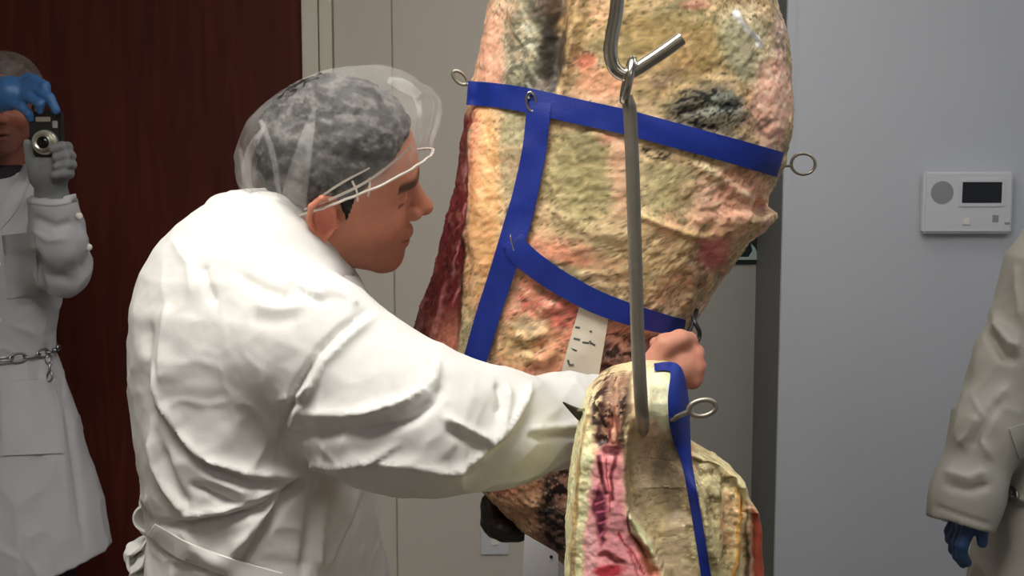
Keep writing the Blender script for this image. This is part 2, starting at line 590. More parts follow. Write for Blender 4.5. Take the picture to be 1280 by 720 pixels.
# grey steel door in the recess, then the return and the nearer right wall
XG = W(951, 360, YB)[0]
d2 = S(box('door_2', (xg, YB - 0.004, 0), (XG - 0.012, YB + 0.010, CEIL), M_GREY, bevel=0.002))
S(box('trim_2', (XG - 0.010, YB - 0.03, 0), (XE + 0.05, YB + 0.011, CEIL), M_RETURN, bevel=0.003))
S(box('wall_return', (XE, YR + 0.012, 0), (XE + 0.06, YB + 0.011, CEIL), M_RETURN))
S(box('wall_right', (XE + 0.003, YR, 0), (XRT + 0.1, YR + 0.1, CEIL), M_WALLR))
S(box('trim_3', (XE - 0.004, YR - 0.004, 0), (XE + 0.022, YR + 0.014, CEIL), M_WALLR, bevel=0.002))
S(box('baseboard_back', (XC, YB - 0.01, 0), (xg, YB + 0.001, 0.1), M_BASE))
S(box('baseboard_right', (XE + 0.022, YR - 0.01, 0), (XRT, YR + 0.001, 0.1), M_BASE))

# ceiling lights
for i, (x, y, lx, ly, st, c) in enumerate(LAMPS):
    L = empty('ceiling_light', (x, y, CEIL))
    tag(L, ['fluorescent ceiling panel above the bending butcher', 'fluorescent ceiling panel on the right above the person in the cream coat',
            'fluorescent ceiling panel nearest the back wall', 'added fill light panel behind the viewer'][i], 'ceiling light', 'ceiling light panels')
    fr = []
    for (a0, b0, a1, b1) in ((-lx / 2 - .03, -ly / 2 - .03, lx / 2 + .03, -ly / 2), (-lx / 2 - .03, ly / 2, lx / 2 + .03, ly / 2 + .03),
                             (-lx / 2 - .03, -ly / 2, -lx / 2, ly / 2), (lx / 2, -ly / 2, lx / 2 + .03, ly / 2)):
        o = box('frame', (x + a0, y + b0, CEIL - 0.035), (x + a1, y + b1, CEIL), M_PLASTIC)
        fr.append(o)
    em = mat_emit('lamp_diffuser', c, st)
    fr.append(box('diffuser', (x - lx / 2, y - ly / 2, CEIL - 0.025), (x + lx / 2, y + ly / 2, CEIL - 0.012), em))
    adopt(L, *fr)
# ------------------------------------------------------------------ hanging beef
def loft_vq(rows, Yc, T, nr, nc, n=2.3, back=1.0):
    """rows: (py, left px, right px, half thickness). A closed body lofted from its section ellipses."""
    rows = np.array(rows, dtype=np.float64)
    pys = np.linspace(rows[0, 0], rows[-1, 0], nr)
    # smooth the outline a little with local cubic interpolation
    L = np.interp(pys, rows[:, 0], rows[:, 1]); R = np.interp(pys, rows[:, 0], rows[:, 2]); Th = np.interp(pys, rows[:, 0], rows[:, 3])
    a = np.linspace(0, 2 * math.pi, nc, endpoint=False)
    ca, sa = np.cos(a), np.sin(a)
    ux = np.sign(ca) * np.abs(ca) ** (2.0 / n)
    uy = np.sign(sa) * np.abs(sa) ** (2.0 / n)
    V = np.zeros((nr, nc, 3)); UY = np.zeros((nr, nc))
    for i, py in enumerate(pys):
        cx, hw = (L[i] + R[i]) / 2, (R[i] - L[i]) / 2
        base = W(640, py, Yc); k = W(641, py, Yc)[0] - W(640, py, Yc)[0]
        V[i, :, 0] = (cx - 640 + hw * ux) * k
        V[i, :, 1] = Yc - np.where(uy > 0, Th[i], Th[i] * back) * uy
        V[i, :, 2] = base[2]
    Vf = V.reshape(-1, 3)
    idx = np.arange(nr * nc).reshape(nr, nc)
    q = np.stack([idx[:-1], np.roll(idx[:-1], -1, 1), np.roll(idx[1:], -1, 1), idx[1:]], -1).reshape(-1, 4)
    # end caps as fans of quads towards the middle of each end
    c0, c1 = len(Vf), len(Vf) + 1
    Vf = np.vstack([Vf, V[0].mean(0), V[-1].mean(0)])
    t = []
    for k in range(0, nc, 2):
        t.append([c0, idx[0][(k + 2) % nc], idx[0][(k + 1) % nc], idx[0][k]])
        t.append([c1, idx[-1][k], idx[-1][(k + 1) % nc], idx[-1][(k + 2) % nc]])
    return Vf, np.vstack([q, np.array(t)])

class Paint:
    def __init__(s, V, base, seed=0):
        s.V = V
        s.x, s.y = proj(V)
        w = 5.0
        s.x = s.x + w * fbm(V, 45, 3, seed + 5)
        s.y = s.y + w * fbm(V, 45, 3, seed + 9)
        s.c = np.tile(lin(base), (len(V), 1))
        s.n1 = fbm(V, 30, 4, seed + 1); s.n2 = fbm(V, 110, 4, seed + 2); s.n3 = fbm(V, 330, 3, seed + 3)
        s.rough = np.zeros(len(V))
    def mixin(s, m, col):
        m = np.clip(m, 0, 1)[:, None]
        s.c = s.c * (1 - m) + lin(col) * m
    def blob(s, cx, cy, rx, ry, col, al=0.8, rot=0, edge=0.45, soft=0.5):
        a = math.radians(rot)
        dx, dy = s.x - cx, s.y - cy
        u = (dx * math.cos(a) + dy * math.sin(a)) / rx
        v = (-dx * math.sin(a) + dy * math.cos(a)) / ry
        r = np.sqrt(u * u + v * v) + edge * (s.n1 * 0.7 + s.n2 * 0.7)
        s.mixin(al * np.clip((1 - r) / soft + 0.5, 0, 1), col)
    def poly(s, pts, col, al=0.9, soft=6, nz=0.0):
        m = polymask(s.x + nz * s.n2 * 10, s.y + nz * s.n1 * 10, pts, soft)
        s.mixin(al * m, col)
        return m
    def line(s, pts, w, col, al=0.8, nz=0.3):
        d, _ = pldist(s.x, s.y, pts)
        s.mixin(al * np.clip(1.4 - d / (w * (1 + nz * s.n2)), 0, 1), col)
    def speck(s, cx, cy, rx, ry, col, al=0.8, thr=0.2, which=3):
        """scattered spots inside an ellipse"""
        nz = {2: s.n2, 3: s.n3, 1: s.n1}[which]
        r = np.sqrt(((s.x - cx) / rx) ** 2 + ((s.y - cy) / ry) ** 2)
        s.mixin(al * np.clip((1.15 - r) / 0.3, 0, 1) * np.clip((nz - thr) / 0.12, 0, 1), col)

def bump_lines(V, N, lines, crisp=False):
    """raise or sink real geometry along drawn lines: (pts, width px, height m)"""
    x, y = proj(V)
    front = np.clip(-N[:, 1] * 3.0, 0, 1)
    h = np.zeros(len(V))
    for pts, w, amp in lines:
        d, t = pldist(x, y, pts)
        taper = np.clip(np.minimum(t, 1 - t) * 6 + 0.25, 0, 1)
        h += amp * (np.exp(-np.abs(d) / w * 1.1) if (crisp and amp > 0) else np.exp(-(d / w) ** 2)) * taper
    return V + N * (h * front)[:, None]

# ---- the large quarter -------------------------------------------------------
YB1 = 1.76
rowsA = [(-420, 730, 790, .03), (-400, 712, 812, .05), (-330, 690, 850, .075), (-220, 650, 905, .11), (-110, 628, 945, .13), (-40, 617, 960, .135), (0, 611, 966, .14), (40, 604, 979, .14),
         (90, 594, 985, .14), (130, 586, 986, .14), (150, 576, 986, .14), (180, 570, 984, .14), (205, 568, 978, .14), (225, 564, 966, .14), (245, 560, 957, .14), (258, 557, 958, .14),
         (265, 555, 969, .14), (272, 553, 968, .14), (300, 547, 936, .138), (330, 540, 912, .135), (355, 532, 894, .13), (380, 521, 880, .13), (400, 515, 866, .13), (425, 512, 856, .13),
         (445, 518, 850, .13), (500, 545, 846, .13), (560, 575, 843, .125), (605, 600, 840, .12), (650, 645, 835, .11), (690, 697, 830, .10), (730, 742, 820, .08), (760, 775, 800, .03)]
VA, QA = loft_vq(rowsA, YB1, 0, 520, 520, n=2.5)
NA = normals(VA, QA)
x0, y0 = proj(VA)
# the red muscle on the left lies deeper than the fat beside it
edgeA = [(592, 132), (585, 170), (582, 220), (580, 270), (578, 320), (574, 370), (572, 410), (566, 460)]
side = np.interp(y0, [p[1] for p in edgeA], [p[0] for p in edgeA]) - x0
stp = np.clip((side + 4) / 10, 0, 1) * np.clip((y0 - 130) / 30, 0, 1) * np.clip((-NA[:, 1] + 0.3) * 2, 0, 1)
VA = VA - NA * (0.010 * stp)[:, None]
VA = VA + NA * (0.0050 * fbm(VA, 22, 4, 3) + 0.0022 * fbm(VA, 75, 3, 8) + 0.0017 * fbm(VA, 230, 2, 9))[:, None]
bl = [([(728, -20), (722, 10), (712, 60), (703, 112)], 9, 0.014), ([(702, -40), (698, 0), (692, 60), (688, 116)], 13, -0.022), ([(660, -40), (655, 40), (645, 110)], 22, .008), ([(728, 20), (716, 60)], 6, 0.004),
      ([(875, 205), (900, 222), (940, 252)], 6, 0.006), ([(800, 268), (830, 282), (880, 298)], 5, 0.006), ([(690, 262), (740, 290), (800, 300)], 8, 0.004),
      ([(575, 300), (590, 290), (600, 330), (592, 380)], 8, 0.006), ([(640, 415), (660, 425), (690, 412)], 10, 0.009), ([(650, 445), (680, 450), (700, 430)], 9, 0.008),
      ([(655, 360), (680, 385), (705, 380)], 10, 0.006), ([(590, 150), (600, 250), (596, 330)], 9, 0.006), ([(618, 20), (606, 90)], 8, 0.004),
      ([(640, 10), (660, 60)], 5, 0.004), ([(850, 140), (930, 130)], 6, -0.004), ([(850, 150), (900, 165)], 5, -0.003), ([(957, 250), (950, 268)], 9, -0.015),
      ([(885, 320), (905, 350)], 8, -0.006), ([(870, 330), (860, 380)], 6, 0.006), ([(920, 18), (938, 38), (952, 56)], 3, 0.004), ([(965, 100), (970, 170)], 14, 0.005),
      ([(735, 160), (770, 190), (780, 250)], 9, 0.004), ([(905, 260), (880, 300), (850, 380)], 9, -0.004)]
VA = bump_lines(VA, NA, bl)
P = Paint(VA, (203, 172, 122), 11)
P.mixin(0.45 * np.clip(P.n1 * 1.6 + 0.3, 0, 1), (176, 148, 100))
P.mixin(0.4 * np.clip(-P.n1 * 1.8, 0, 1), (226, 192, 148))
P.blob(625, 60, 22, 80, (232, 186, 148), .85); P.blob(612, 95, 14, 40, (236, 170, 140), .8)
P.blob(606, 260, 24, 150, (233, 186, 128), .85); P.blob(600, 330, 22, 60, (226, 168, 110), .7); P.blob(595, 180, 9, 60, (238, 150, 116), .7)
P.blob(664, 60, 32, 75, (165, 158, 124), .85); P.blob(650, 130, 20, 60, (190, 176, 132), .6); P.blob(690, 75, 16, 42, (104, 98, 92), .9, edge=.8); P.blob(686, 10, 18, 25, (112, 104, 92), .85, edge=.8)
P.blob(672, 100, 12, 16, (170, 130, 125), .7); P.blob(640, 200, 18, 50, (184, 168, 124), .7)
P.blob(712, 40, 9, 70, (170, 136, 84), .8, rot=8); P.blob(722, 60, 5, 40, (226, 186, 128), .8, rot=12)  # tan shadow line of the groove painted into the colour
P.blob(820, 50, 90, 60, (190, 160, 102), .8); P.blob(850, 20, 40, 20, (150, 140, 96), .7, edge=.8); P.blob(735, 80, 18, 14, (222, 156, 116), .8); P.blob(752, 110, 30, 14, (228, 170, 130), .7)
P.blob(740, 30, 20, 30, (206, 172, 112), .7); P.blob(870, 5, 20, 8, (226, 160, 130), .8); P.blob(830, 95, 26, 14, (150, 124, 112), .7, edge=.8)
P.blob(965, 120, 24, 70, (238, 188, 158), .9); P.blob(925, 55, 26, 50, (196, 184, 142), .75, rot=-25); P.blob(955, 60, 14, 40, (214, 196, 150), .7, rot=-20)
P.blob(975, 45, 8, 40, (214, 178, 160), .7)
P.line([(918, 15), (930, 32), (945, 48), (950, 56)], 3.2, (236, 228, 214), .95)
P.line([(975, 120), (962, 128), (968, 150)], 1.3, (140, 80, 62), .8); P.line([(950, 165), (965, 160), (980, 172)], 1.2, (150, 90, 72), .8); P.line([(960, 100), (975, 106)], 1.0, (150, 95, 80), .8)
# the inspection stamp, the mould, and groove grey part mould, part painted shade
def stamp():
  for _ in (0,):
    P.blob(890, 138, 50, 28, (128, 122, 104), .85, edge=.9); P.blob(905, 130, 24, 14, (168, 168, 148), .7, edge=.8)
    P.speck(888, 138, 52, 30, (30, 30, 30), .92, .12, 2); P.speck(880, 140, 48, 28, (38, 38, 36), .8, .1, 3)
    for q in ([(848, 128), (875, 122), (890, 124)], [(846, 142), (866, 140), (880, 146)], [(838, 158), (860, 160), (884, 166)], [(900, 132), (914, 146), (922, 134)], [(850, 118), (862, 112), (884, 116)]):
        P.line(q, 1.8, (26, 26, 26), .85)
    for q in ([(802, 184), (808, 196), (818, 200), (830, 198), (838, 190)], [(806, 190), (818, 188), (824, 196)], [(826, 192), (832, 196)]):
        P.line(q, 1.7, (30, 32, 28), .92, 0)
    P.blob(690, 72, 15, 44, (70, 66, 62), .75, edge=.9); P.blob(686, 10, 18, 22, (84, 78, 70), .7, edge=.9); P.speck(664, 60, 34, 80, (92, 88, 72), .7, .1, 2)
    P.line([(918, 15), (930, 32), (945, 48), (950, 56)], 3.0, (240, 232, 220), .95); P.speck(780, 440, 36, 32, (30, 24, 26), .8, .1, 2); P.speck(702, 640, 26, 56, (14, 13, 14), .9, -.05, 2)
# middle panel
P.blob(735, 205, 48, 60, (184, 166, 112), .8); P.blob(705, 200, 10, 40, (160, 146, 100), .7); P.blob(775, 210, 16, 60, (232, 186, 146), .8); P.blob(725, 250, 40, 40, (190, 172, 118), .6)
P.blob(758, 175, 10, 8, (210, 130, 104), .7); P.blob(730, 180, 20, 14, (130, 120, 92), .7, edge=.8); P.blob(830, 235, 36, 36, (194, 176, 126), .8); P.blob(870, 250, 30, 30, (218, 178, 138), .8)
P.blob(910, 250, 45, 34, (228, 178, 144), .85); P.blob(930, 225, 34, 16, (222, 160, 124), .7)
P.line([(872, 203), (890, 214), (912, 230), (942, 252)], 4, (240, 204, 158), .85)
P.line([(798, 266), (815, 276), (840, 286), (882, 294)], 3.4, (236, 194, 128), .85); P.line([(800, 272), (840, 292), (880, 300)], 2.2, (150, 116, 80), .6)
P.blob(820, 320, 40, 30, (204, 174, 120), .6); P.blob(885, 318, 16, 18, (190, 122, 118), .8, edge=.8); P.blob(870, 350, 12, 26, (140, 104, 84), .6, edge=.9); P.blob(905, 330, 14, 24, (206, 150, 120), .7)
P.blob(850, 370, 30, 18, (186, 156, 116), .6); P.blob(952, 262, 6, 8, (120, 40, 34), .95, edge=.2); P.line([(966, 268), (930, 322), (885, 372), (862, 396)], 4, (226, 176, 150), .7)
P.blob(705, 312, 62, 15, (222, 156, 118), .8, rot=14); P.blob(670, 300, 20, 30, (216, 170, 120), .6)
# under the lower strap
P.poly([(650, 335), (700, 360), (760, 395), (850, 420), (846, 480), (640, 480), (600, 480), (625, 400)], (214, 134, 104), .9, 12, .8)
P.blob(690, 385, 34, 24, (212, 108, 88), .75, edge=.6); P.blob(655, 430, 32, 34, (232, 184, 122), .9, edge=.7); P.blob(690, 440, 22, 24, (234, 164, 116), .85); P.blob(665, 405, 22, 8, (180, 150, 112), .7)
P.blob(705, 408, 7, 5, (150, 56, 46), .8); P.blob(780, 440, 34, 30, (118, 92, 84), .92, edge=.8); P.speck(780, 440, 36, 32, (44, 34, 36), .85, .1, 2); P.blob(765, 405, 16, 8, (150, 124, 96), .7)
P.blob(590, 450, 24, 60, (210, 190, 136), .8)
# bottom
P.poly([(560, 560), (720, 560), (760, 600), (740, 760), (690, 700)], (176, 122, 92), .92, 14, .6)
P.blob(650, 630, 40, 30, (188, 140, 96), .6); P.blob(626, 612, 20, 10, (190, 120, 92), .7)
P.blob(702, 640, 26, 48, (60, 52, 52), .92, edge=.9); P.speck(700, 640, 30, 56, (20, 19, 20), .9, .0, 2); P.blob(692, 670, 20, 24, (140, 96, 92), .6, edge=.8)
# red muscle strip on the left
left = np.clip((side + 5 + 5 * P.n2) / 6, 0, 1) * np.clip((P.y - 128) / 22, 0, 1) * np.clip((500 - P.y) / 40, 0, 1)
P.mixin(left, (126, 40, 42))
P.mixin(left * np.clip(P.n2 * 2.2, 0, 1), (84, 22, 28))
gr = noise(np.stack([P.x * .11 + P.y * .03, P.y * .012, P.x * 0], -1), 1.6, 4)
P.mixin(left * .75 * np.clip((gr - .25) * 3, 0, 1), (190, 120, 116))
P.mixin(left * np.clip((P.y - 375) / 50, 0, 1) * np.clip((P.x - 535 + 12 * P.n2) / 16, 0, 1) * .9, (202, 130, 100))
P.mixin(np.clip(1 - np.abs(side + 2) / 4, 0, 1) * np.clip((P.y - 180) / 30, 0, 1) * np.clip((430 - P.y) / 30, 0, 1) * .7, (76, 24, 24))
P.mixin(np.clip(1 - np.abs(side + 10) / 7, 0, 1) * np.clip((P.y - 140) / 30, 0, 1) * np.clip((300 - P.y) / 50, 0, 1) * .6, (228, 120, 92))
# pits and flecks all over
fl = np.clip((P.n3 - .30) / .12, 0, 1) * np.clip(P.n1 + .55, 0, 1) * (1 - left)
P.mixin(.62 * fl, (112, 92, 62))
P.mixin(.45 * np.clip((-P.n3 - .3) / .12, 0, 1) * (1 - left), (232, 206, 160))
g_ = P.c @ np.array([.3, .55, .15])
P.c = P.c * .86 + .14 * g_[:, None] * np.array([1.02, 1.0, .95])
wq = VA + .012 * np.stack([fbm(VA, 40, 2, 61), fbm(VA, 40, 2, 62), fbm(VA, 40, 2, 63)], -1)
m1 = fbm(wq, 85, 4, 71); m2 = 1 - np.abs(fbm(wq * [1, 1, .8], 60, 3, 75)) * 3.2; m3 = fbm(wq, 260, 3, 77)
keep = 1 - .7 * left
P.c = P.c * 1.16
P.mixin(.38 * keep * np.clip((m1 - .18) / .10, 0, 1), (128, 110, 76))
P.mixin(.35 * keep * np.clip((-m1 - .20) / .10, 0, 1), (246, 214, 172))
P.mixin(.30 * keep * np.clip((m2 - .76) / .12, 0, 1), (120, 92, 66))
P.mixin(.70 * keep * np.clip((m3 - .30) / .08, 0, 1), (76, 60, 44))
big = fbm(VA, 14, 3, 81)
P.mixin(.5 * keep * np.clip((big - .12) / .2, 0, 1) * np.clip((m1 + .25) / .2, 0, 1), (148, 138, 104))
P.mixin(.45 * keep * np.clip((-big - .15) / .2, 0, 1) * np.clip((.3 - m1) / .2, 0, 1), (232, 176, 142))
for a in (lambda: P.blob(606, 250, 17, 120, (240, 182, 124), .6), lambda: P.blob(612, 70, 16, 60, (240, 178, 146), .65), lambda: P.blob(967, 128, 22, 56, (244, 186, 158), .75),
          lambda: P.blob(925, 250, 36, 26, (234, 172, 140), .5), lambda: P.blob(778, 200, 13, 60, (238, 184, 148), .5), lambda: P.blob(752, 104, 34, 16, (232, 172, 130), .6), lambda: P.blob(735, 76, 12, 9, (206, 112, 86), .6),
          lambda: P.blob(895, 315, 20, 24, (206, 128, 118), .6, edge=.8), lambda: P.blob(690, 316, 54, 12, (228, 156, 122), .6, rot=14), lambda: P.blob(655, 70, 26, 80, (170, 164, 132), .6),
          lambda: P.blob(724, 215, 36, 54, (164, 152, 104), .45), lambda: P.blob(838, 60, 70, 44, (176, 148, 92), .4), lambda: P.blob(845, 240, 30, 34, (176, 162, 116), .45), lambda: P.blob(700, 20, 9, 80, (150, 122, 80), .6),  # last blob darkens the groove with painted shade
          lambda: P.blob(640, 190, 16, 60, (170, 160, 122), .5), lambda: P.blob(925, 60, 18, 44, (186, 178, 144), .6, rot=-25)):
    a()
# streaks of dried mould, then wrinkles drawn as darker and paler wavy bands
ca_, sa_ = math.cos(.6), math.sin(.6)
us, vs = P.x * ca_ - P.y * sa_, P.x * sa_ + P.y * ca_
sk = noise(np.stack([us * .28, vs * .05, us * 0], -1), 1.0, 66)
mk = np.clip(1.2 - np.hypot((P.x - 660) / 34, (P.y - 60) / 90), 0, 1)
P.mixin(.7 * mk * np.clip((sk - .15) * 4, 0, 1), (104, 100, 84)); P.mixin(.6 * mk * np.clip((-sk - .2) * 4, 0, 1), (222, 216, 186))
wk = noise(np.stack([P.x * .03 + 2 * P.n1, P.y * .16 + 1.4 * P.n1, P.x * 0], -1), 1.0, 67)
mw = np.clip(1.25 - np.hypot((P.x - 740) / 56, (P.y - 235) / 70), 0, 1)
P.mixin(.55 * mw * np.clip((wk - .2) * 4, 0, 1), (122, 112, 78)); P.mixin(.4 * mw * np.clip((-wk - .25) * 4, 0, 1), (228, 208, 160))
P.c = np.clip(P.c * (1 + .24 * P.n2 + .26 * P.n3)[:, None], .004, .95)
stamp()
mean_ = np.array([.47, .34, .19])
P.c = np.clip(mean_ * (P.c / mean_) ** 1.28 * 1.04, .004, .95)
beef = empty('hanging_beef', tuple(W(760, -420, YB1)))
tag(beef, 'large mould-spotted dry-aged beef quarter wrapped in blue straps', 'beef')
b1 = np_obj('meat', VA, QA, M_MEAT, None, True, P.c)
# dried black flap below it
fz = lambda p: np.minimum(ell(p, W(626, 648, 1.74), (.034, .03, .030)), 1) + .005 * fbm(p, 60, 3, 4)
def fz(p):
    d = smin(ell(p, W(614, 636, 1.74), (.014, .026, .026)), ell(p, W(634, 660, 1.74), (.030, .028, .018)), .02)
    d = smin(d, ell(p, W(650, 656, 1.76), (.018, .028, .02)), .02)
    return d + .004 * fbm(p, 70, 3, 4)
Vd, Qd = sdf_mesh(fz, W(580, 740, 1.68), W(690, 580, 1.81) + [0, 0, 0], .003)
b2 = np_obj('dried_flap', Vd, Qd, M_DRY)
tag(b2, 'blackened dried flap of meat')
adopt(beef, b1, b2)
bpy.context.view_layer.update()
def bvh_of(V, Q):
    return BVHTree.FromPolygons([tuple(v) for v in V], [tuple(int(i) for i in q) for q in Q])
BV_A = bvh_of(VA[::1], QA)

# ---- the smaller cut in front -------------------------------------------------
YB2 = 1.33
rowsB = [(452, 806, 838, .01), (456, 790, 845, .03), (464, 764, 849, .045), (474, 750, 851, .055), (490, 736, 853, .065), (515, 727, 855, .07), (540, 722, 858, .075), (556, 719, 866, .08),
         (566, 718, 882, .08), (576, 716, 900, .08), (590, 714, 918, .085), (602, 713, 930, .085), (625, 711, 937, .085), (635, 710, 945, .085), (660, 708, 949, .085), (720, 706, 951, .09),
         (800, 705, 952, .09), (900, 712, 945, .09), (980, 735, 925, .085), (1030, 770, 890, .06), (1050, 800, 860, .02)]
VB, QB = loft_vq(rowsB, YB2, 0, 460, 420, n=3.0)
NB = normals(VB, QB)
x0, y0 = proj(VB)
frontB = np.clip(-NB[:, 1] * 2, 0, 1)
# the membrane face steps back behind the cut face; the flank on the right steps back again
edge1 = [(800, 455), (792, 500), (784, 545), (783, 600), (786, 640), (800, 668), (818, 695), (832, 722), (860, 800)]
e1 = x0 - np.interp(y0, [p[1] for p in edge1], [p[0] for p in edge1])
edge2 = [(850, 455), (852, 540), (866, 590), (884, 660), (900, 720), (915, 800)]
e2 = x0 - np.interp(y0, [p[1] for p in edge2], [p[0] for p in edge2])
VB[:, 1] += frontB * (0.022 * np.clip(e1 / 6, 0, 1) * np.clip((y0 - 520) / 60, 0, 1) + 0.010 * np.clip(e2 / 8, 0, 1))
VB = VB + NB * (0.0028 * fbm(VB, 30, 4, 31) + 0.0014 * fbm(VB, 110, 3, 33))[:, None]
blB = [([(822, 545), (836, 600), (848, 660)], 20, -0.014), ([(868, 600), (880, 650), (884, 700)], 9, .006), ([(895, 605), (898, 660), (896, 715)], 7, .006), ([(875, 580), (900, 590), (920, 606)], 6, .006), ([(750, 500), (756, 530)], 4, .005), ([(770, 500), (766, 540)], 4, -.007), ([(812, 480), (808, 520)], 9, .005), ([(742, 495), (733, 560), (724, 640), (718, 720)], 6, 0.006), ([(765, 480), (758, 520), (752, 560)], 8, -0.008), ([(780, 480), (776, 530), (772, 556)], 5, 0.004), ([(760, 490), (764, 520)], 4, 0.004),
       ([(786, 640), (800, 655), (815, 685)], 7, 0.008), ([(792, 672), (812, 700), (822, 722)], 6, -0.006), ([(752, 565), (756, 610)], 3, -0.002), ([(918, 610), (922, 660), (918, 720)], 4, 0.005), ([(930, 625), (934, 720)], 3, -0.008),
       ([(890, 590), (880, 640), (890, 700)], 7, 0.004), ([(905, 600), (903, 650), (908, 700)], 5, -0.003), ([(785, 560), (788, 620)], 4, -0.003)]
VB = bump_lines(VB, NB, blB)
P = Paint(VB, (206, 186, 146), 41)
P.mixin(.4 * np.clip(P.n1 * 1.6 + .2, 0, 1), (176, 156, 116))
# fat rim
P.poly([(736, 486), (750, 486), (748, 540), (742, 600), (732, 660), (728, 722), (700, 722), (700, 480)], (232, 208, 164), .9, 5, .3)
P.line([(735, 520), (724, 580), (716, 660), (712, 722)], 2.2, (160, 134, 86), .7)
P.line([(727, 560), (720, 640), (716, 720)], 1.4, (140, 116, 76), .6, .6)
# crumbly dark bone at the top
P.poly([(752, 472), (780, 462), (790, 470), (780, 520), (778, 560), (745, 566), (745, 520)], (146, 112, 92), .92, 5, .6)
P.speck(764, 515, 26, 58, (52, 32, 30), .95, -.04, 2); P.speck(766, 510, 18, 54, (206, 170, 140), .7, .22, 3); P.blob(768, 535, 8, 20, (140, 70, 64), .7, edge=.8); P.line([(758, 478), (752, 510), (750, 545)], 4, (70, 44, 40), .7, .9); P.line([(774, 470), (770, 505), (768, 548)], 2.4, (206, 168, 140), .7, .9)
P.line([(790, 466), (786, 500), (778, 540), (781, 600), (783, 630)], 3, (120, 98, 76), .8, .8); P.line([(795, 470), (792, 520), (786, 548)], 3.2, (224, 196, 148), .8)
# pink cut face
cut = [(746, 566), (758, 556), (772, 556), (778, 580), (780, 640), (790, 668), (806, 690), (822, 712), (834, 760), (840, 830), (726, 830), (728, 722), (733, 640), (740, 596)]
P.poly(cut, (250, 168, 166), .98, 4, .15)
P.poly([(745, 590), (738, 650), (732, 722), (726, 800), (742, 800), (744, 700), (746, 620)], (252, 190, 182), .8, 5, .3)
P.poly([(742, 612), (750, 604), (756, 625), (758, 650), (756, 676), (751, 684), (744, 656), (738, 636)], (104, 26, 58), .92, 3, .3)
for q in ([(744, 630), (756, 622)], [(744, 642), (758, 640)], [(747, 656), (758, 654)], [(750, 670), (757, 664)]):
    P.line(q, 1.4, (226, 130, 150), .8)
P.line([(748, 572), (752, 590), (756, 614)], 3.4, (92, 18, 30), .95); P.line([(758, 574), (760, 600), (761, 640)], 1.2, (200, 70, 92), .8); P.line([(768, 566), (766, 590), (764, 622)], 2.6, (120, 30, 42), .85); P.blob(764, 562, 14, 7, (96, 24, 32), .9, edge=.4)
P.blob(770, 700, 14, 5, (104, 34, 36), .9, rot=30, edge=.3); P.blob(756, 692, 9, 4.5, (116, 44, 40), .85, edge=.3); P.line([(774, 668), (786, 684), (794, 698), (806, 716)], 1.6, (170, 40, 52), .85, .8)
P.blob(760, 714, 20, 8, (196, 58, 76), .9, edge=.3); P.blob(768, 745, 30, 18, (186, 52, 66), .9); P.line([(786, 690), (790, 702), (800, 720)], 2, (150, 40, 46), .6)
# membrane
mem = [(796, 470), (846, 468), (852, 540), (864, 600), (884, 680), (896, 760), (838, 760), (822, 706), (800, 668), (787, 640), (784, 560)]
P.poly(mem, (182, 162, 132), .85, 8, .4)
P.poly([(800, 462), (846, 462), (850, 500), (838, 545), (815, 540), (802, 530)], (236, 214, 176), .9, 8, .3)
P.blob(812, 560, 14, 40, (192, 164, 132), .7); P.blob(835, 600, 20, 60, (128, 116, 100), .6); P.blob(822, 650, 14, 40, (206, 184, 140), .6); P.speck(830, 620, 40, 80, (110, 92, 72), .5, .3, 3)  # dark centre puts the hollow's shading into the colour
P.poly([(784, 646), (796, 650), (810, 668), (820, 686), (812, 694), (798, 674)], (240, 214, 168), .95, 3, .2); P.poly([(784, 660), (797, 676), (812, 694), (826, 722), (812, 722), (796, 690)], (150, 86, 42), .85, 3, .3)
P.line([(784, 640), (783, 656), (794, 676), (806, 696)], 1.6, (54, 34, 26), .9)
P.line([(856, 548), (862, 560), (866, 600)], 3, (204, 110, 96), .6)
# flank on the right
P.blob(900, 640, 36, 80, (212, 194, 146), .75); P.blob(885, 600, 18, 26, (176, 164, 128), .7, edge=.8); P.blob(880, 690, 20, 34, (190, 178, 136), .7, edge=.7); P.blob(912, 650, 10, 40, (222, 170, 130), .6)
P.speck(890, 640, 44, 90, (126, 110, 78), .8, .08, 2); P.speck(890, 640, 44, 90, (240, 222, 176), .6, .2, 3); P.line([(922, 610), (926, 650), (918, 722)], 2.6, (206, 150, 70), .85); P.line([(912, 590), (930, 606), (932, 640)], 3, (236, 206, 160), .8)
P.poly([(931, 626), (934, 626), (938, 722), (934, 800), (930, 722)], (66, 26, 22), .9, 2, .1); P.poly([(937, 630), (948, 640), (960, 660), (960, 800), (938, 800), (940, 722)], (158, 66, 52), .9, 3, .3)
P.mixin(.5 * np.clip((P.n3 - .34) / .12, 0, 1) * (1 - polymask(P.x, P.y, cut, 4)), (120, 98, 68))
cm_ = polymask(P.x, P.y, cut, 4)
P.c = np.clip(P.c * (1.30 - .30 * cm_ + (.30 * P.n2 + .24 * P.n3) * (1 - .8 * cm_))[:, None], .004, .95)
mB = np.array([.55, .42, .28])
P.c = np.clip(mB * (P.c / mB) ** 1.22, .004, .95)
cutb = empty('beef_rib_section', tuple(W(825, 455, YB2)))
tag(cutb, 'smaller beef rib section with pink marbled cut face, nearest the viewer', 'beef')
c1 = np_obj('meat', VB, QB, M_MEAT, None, True, P.c)
adopt(cutb, c1)
BV_B = bvh_of(VB, QB)

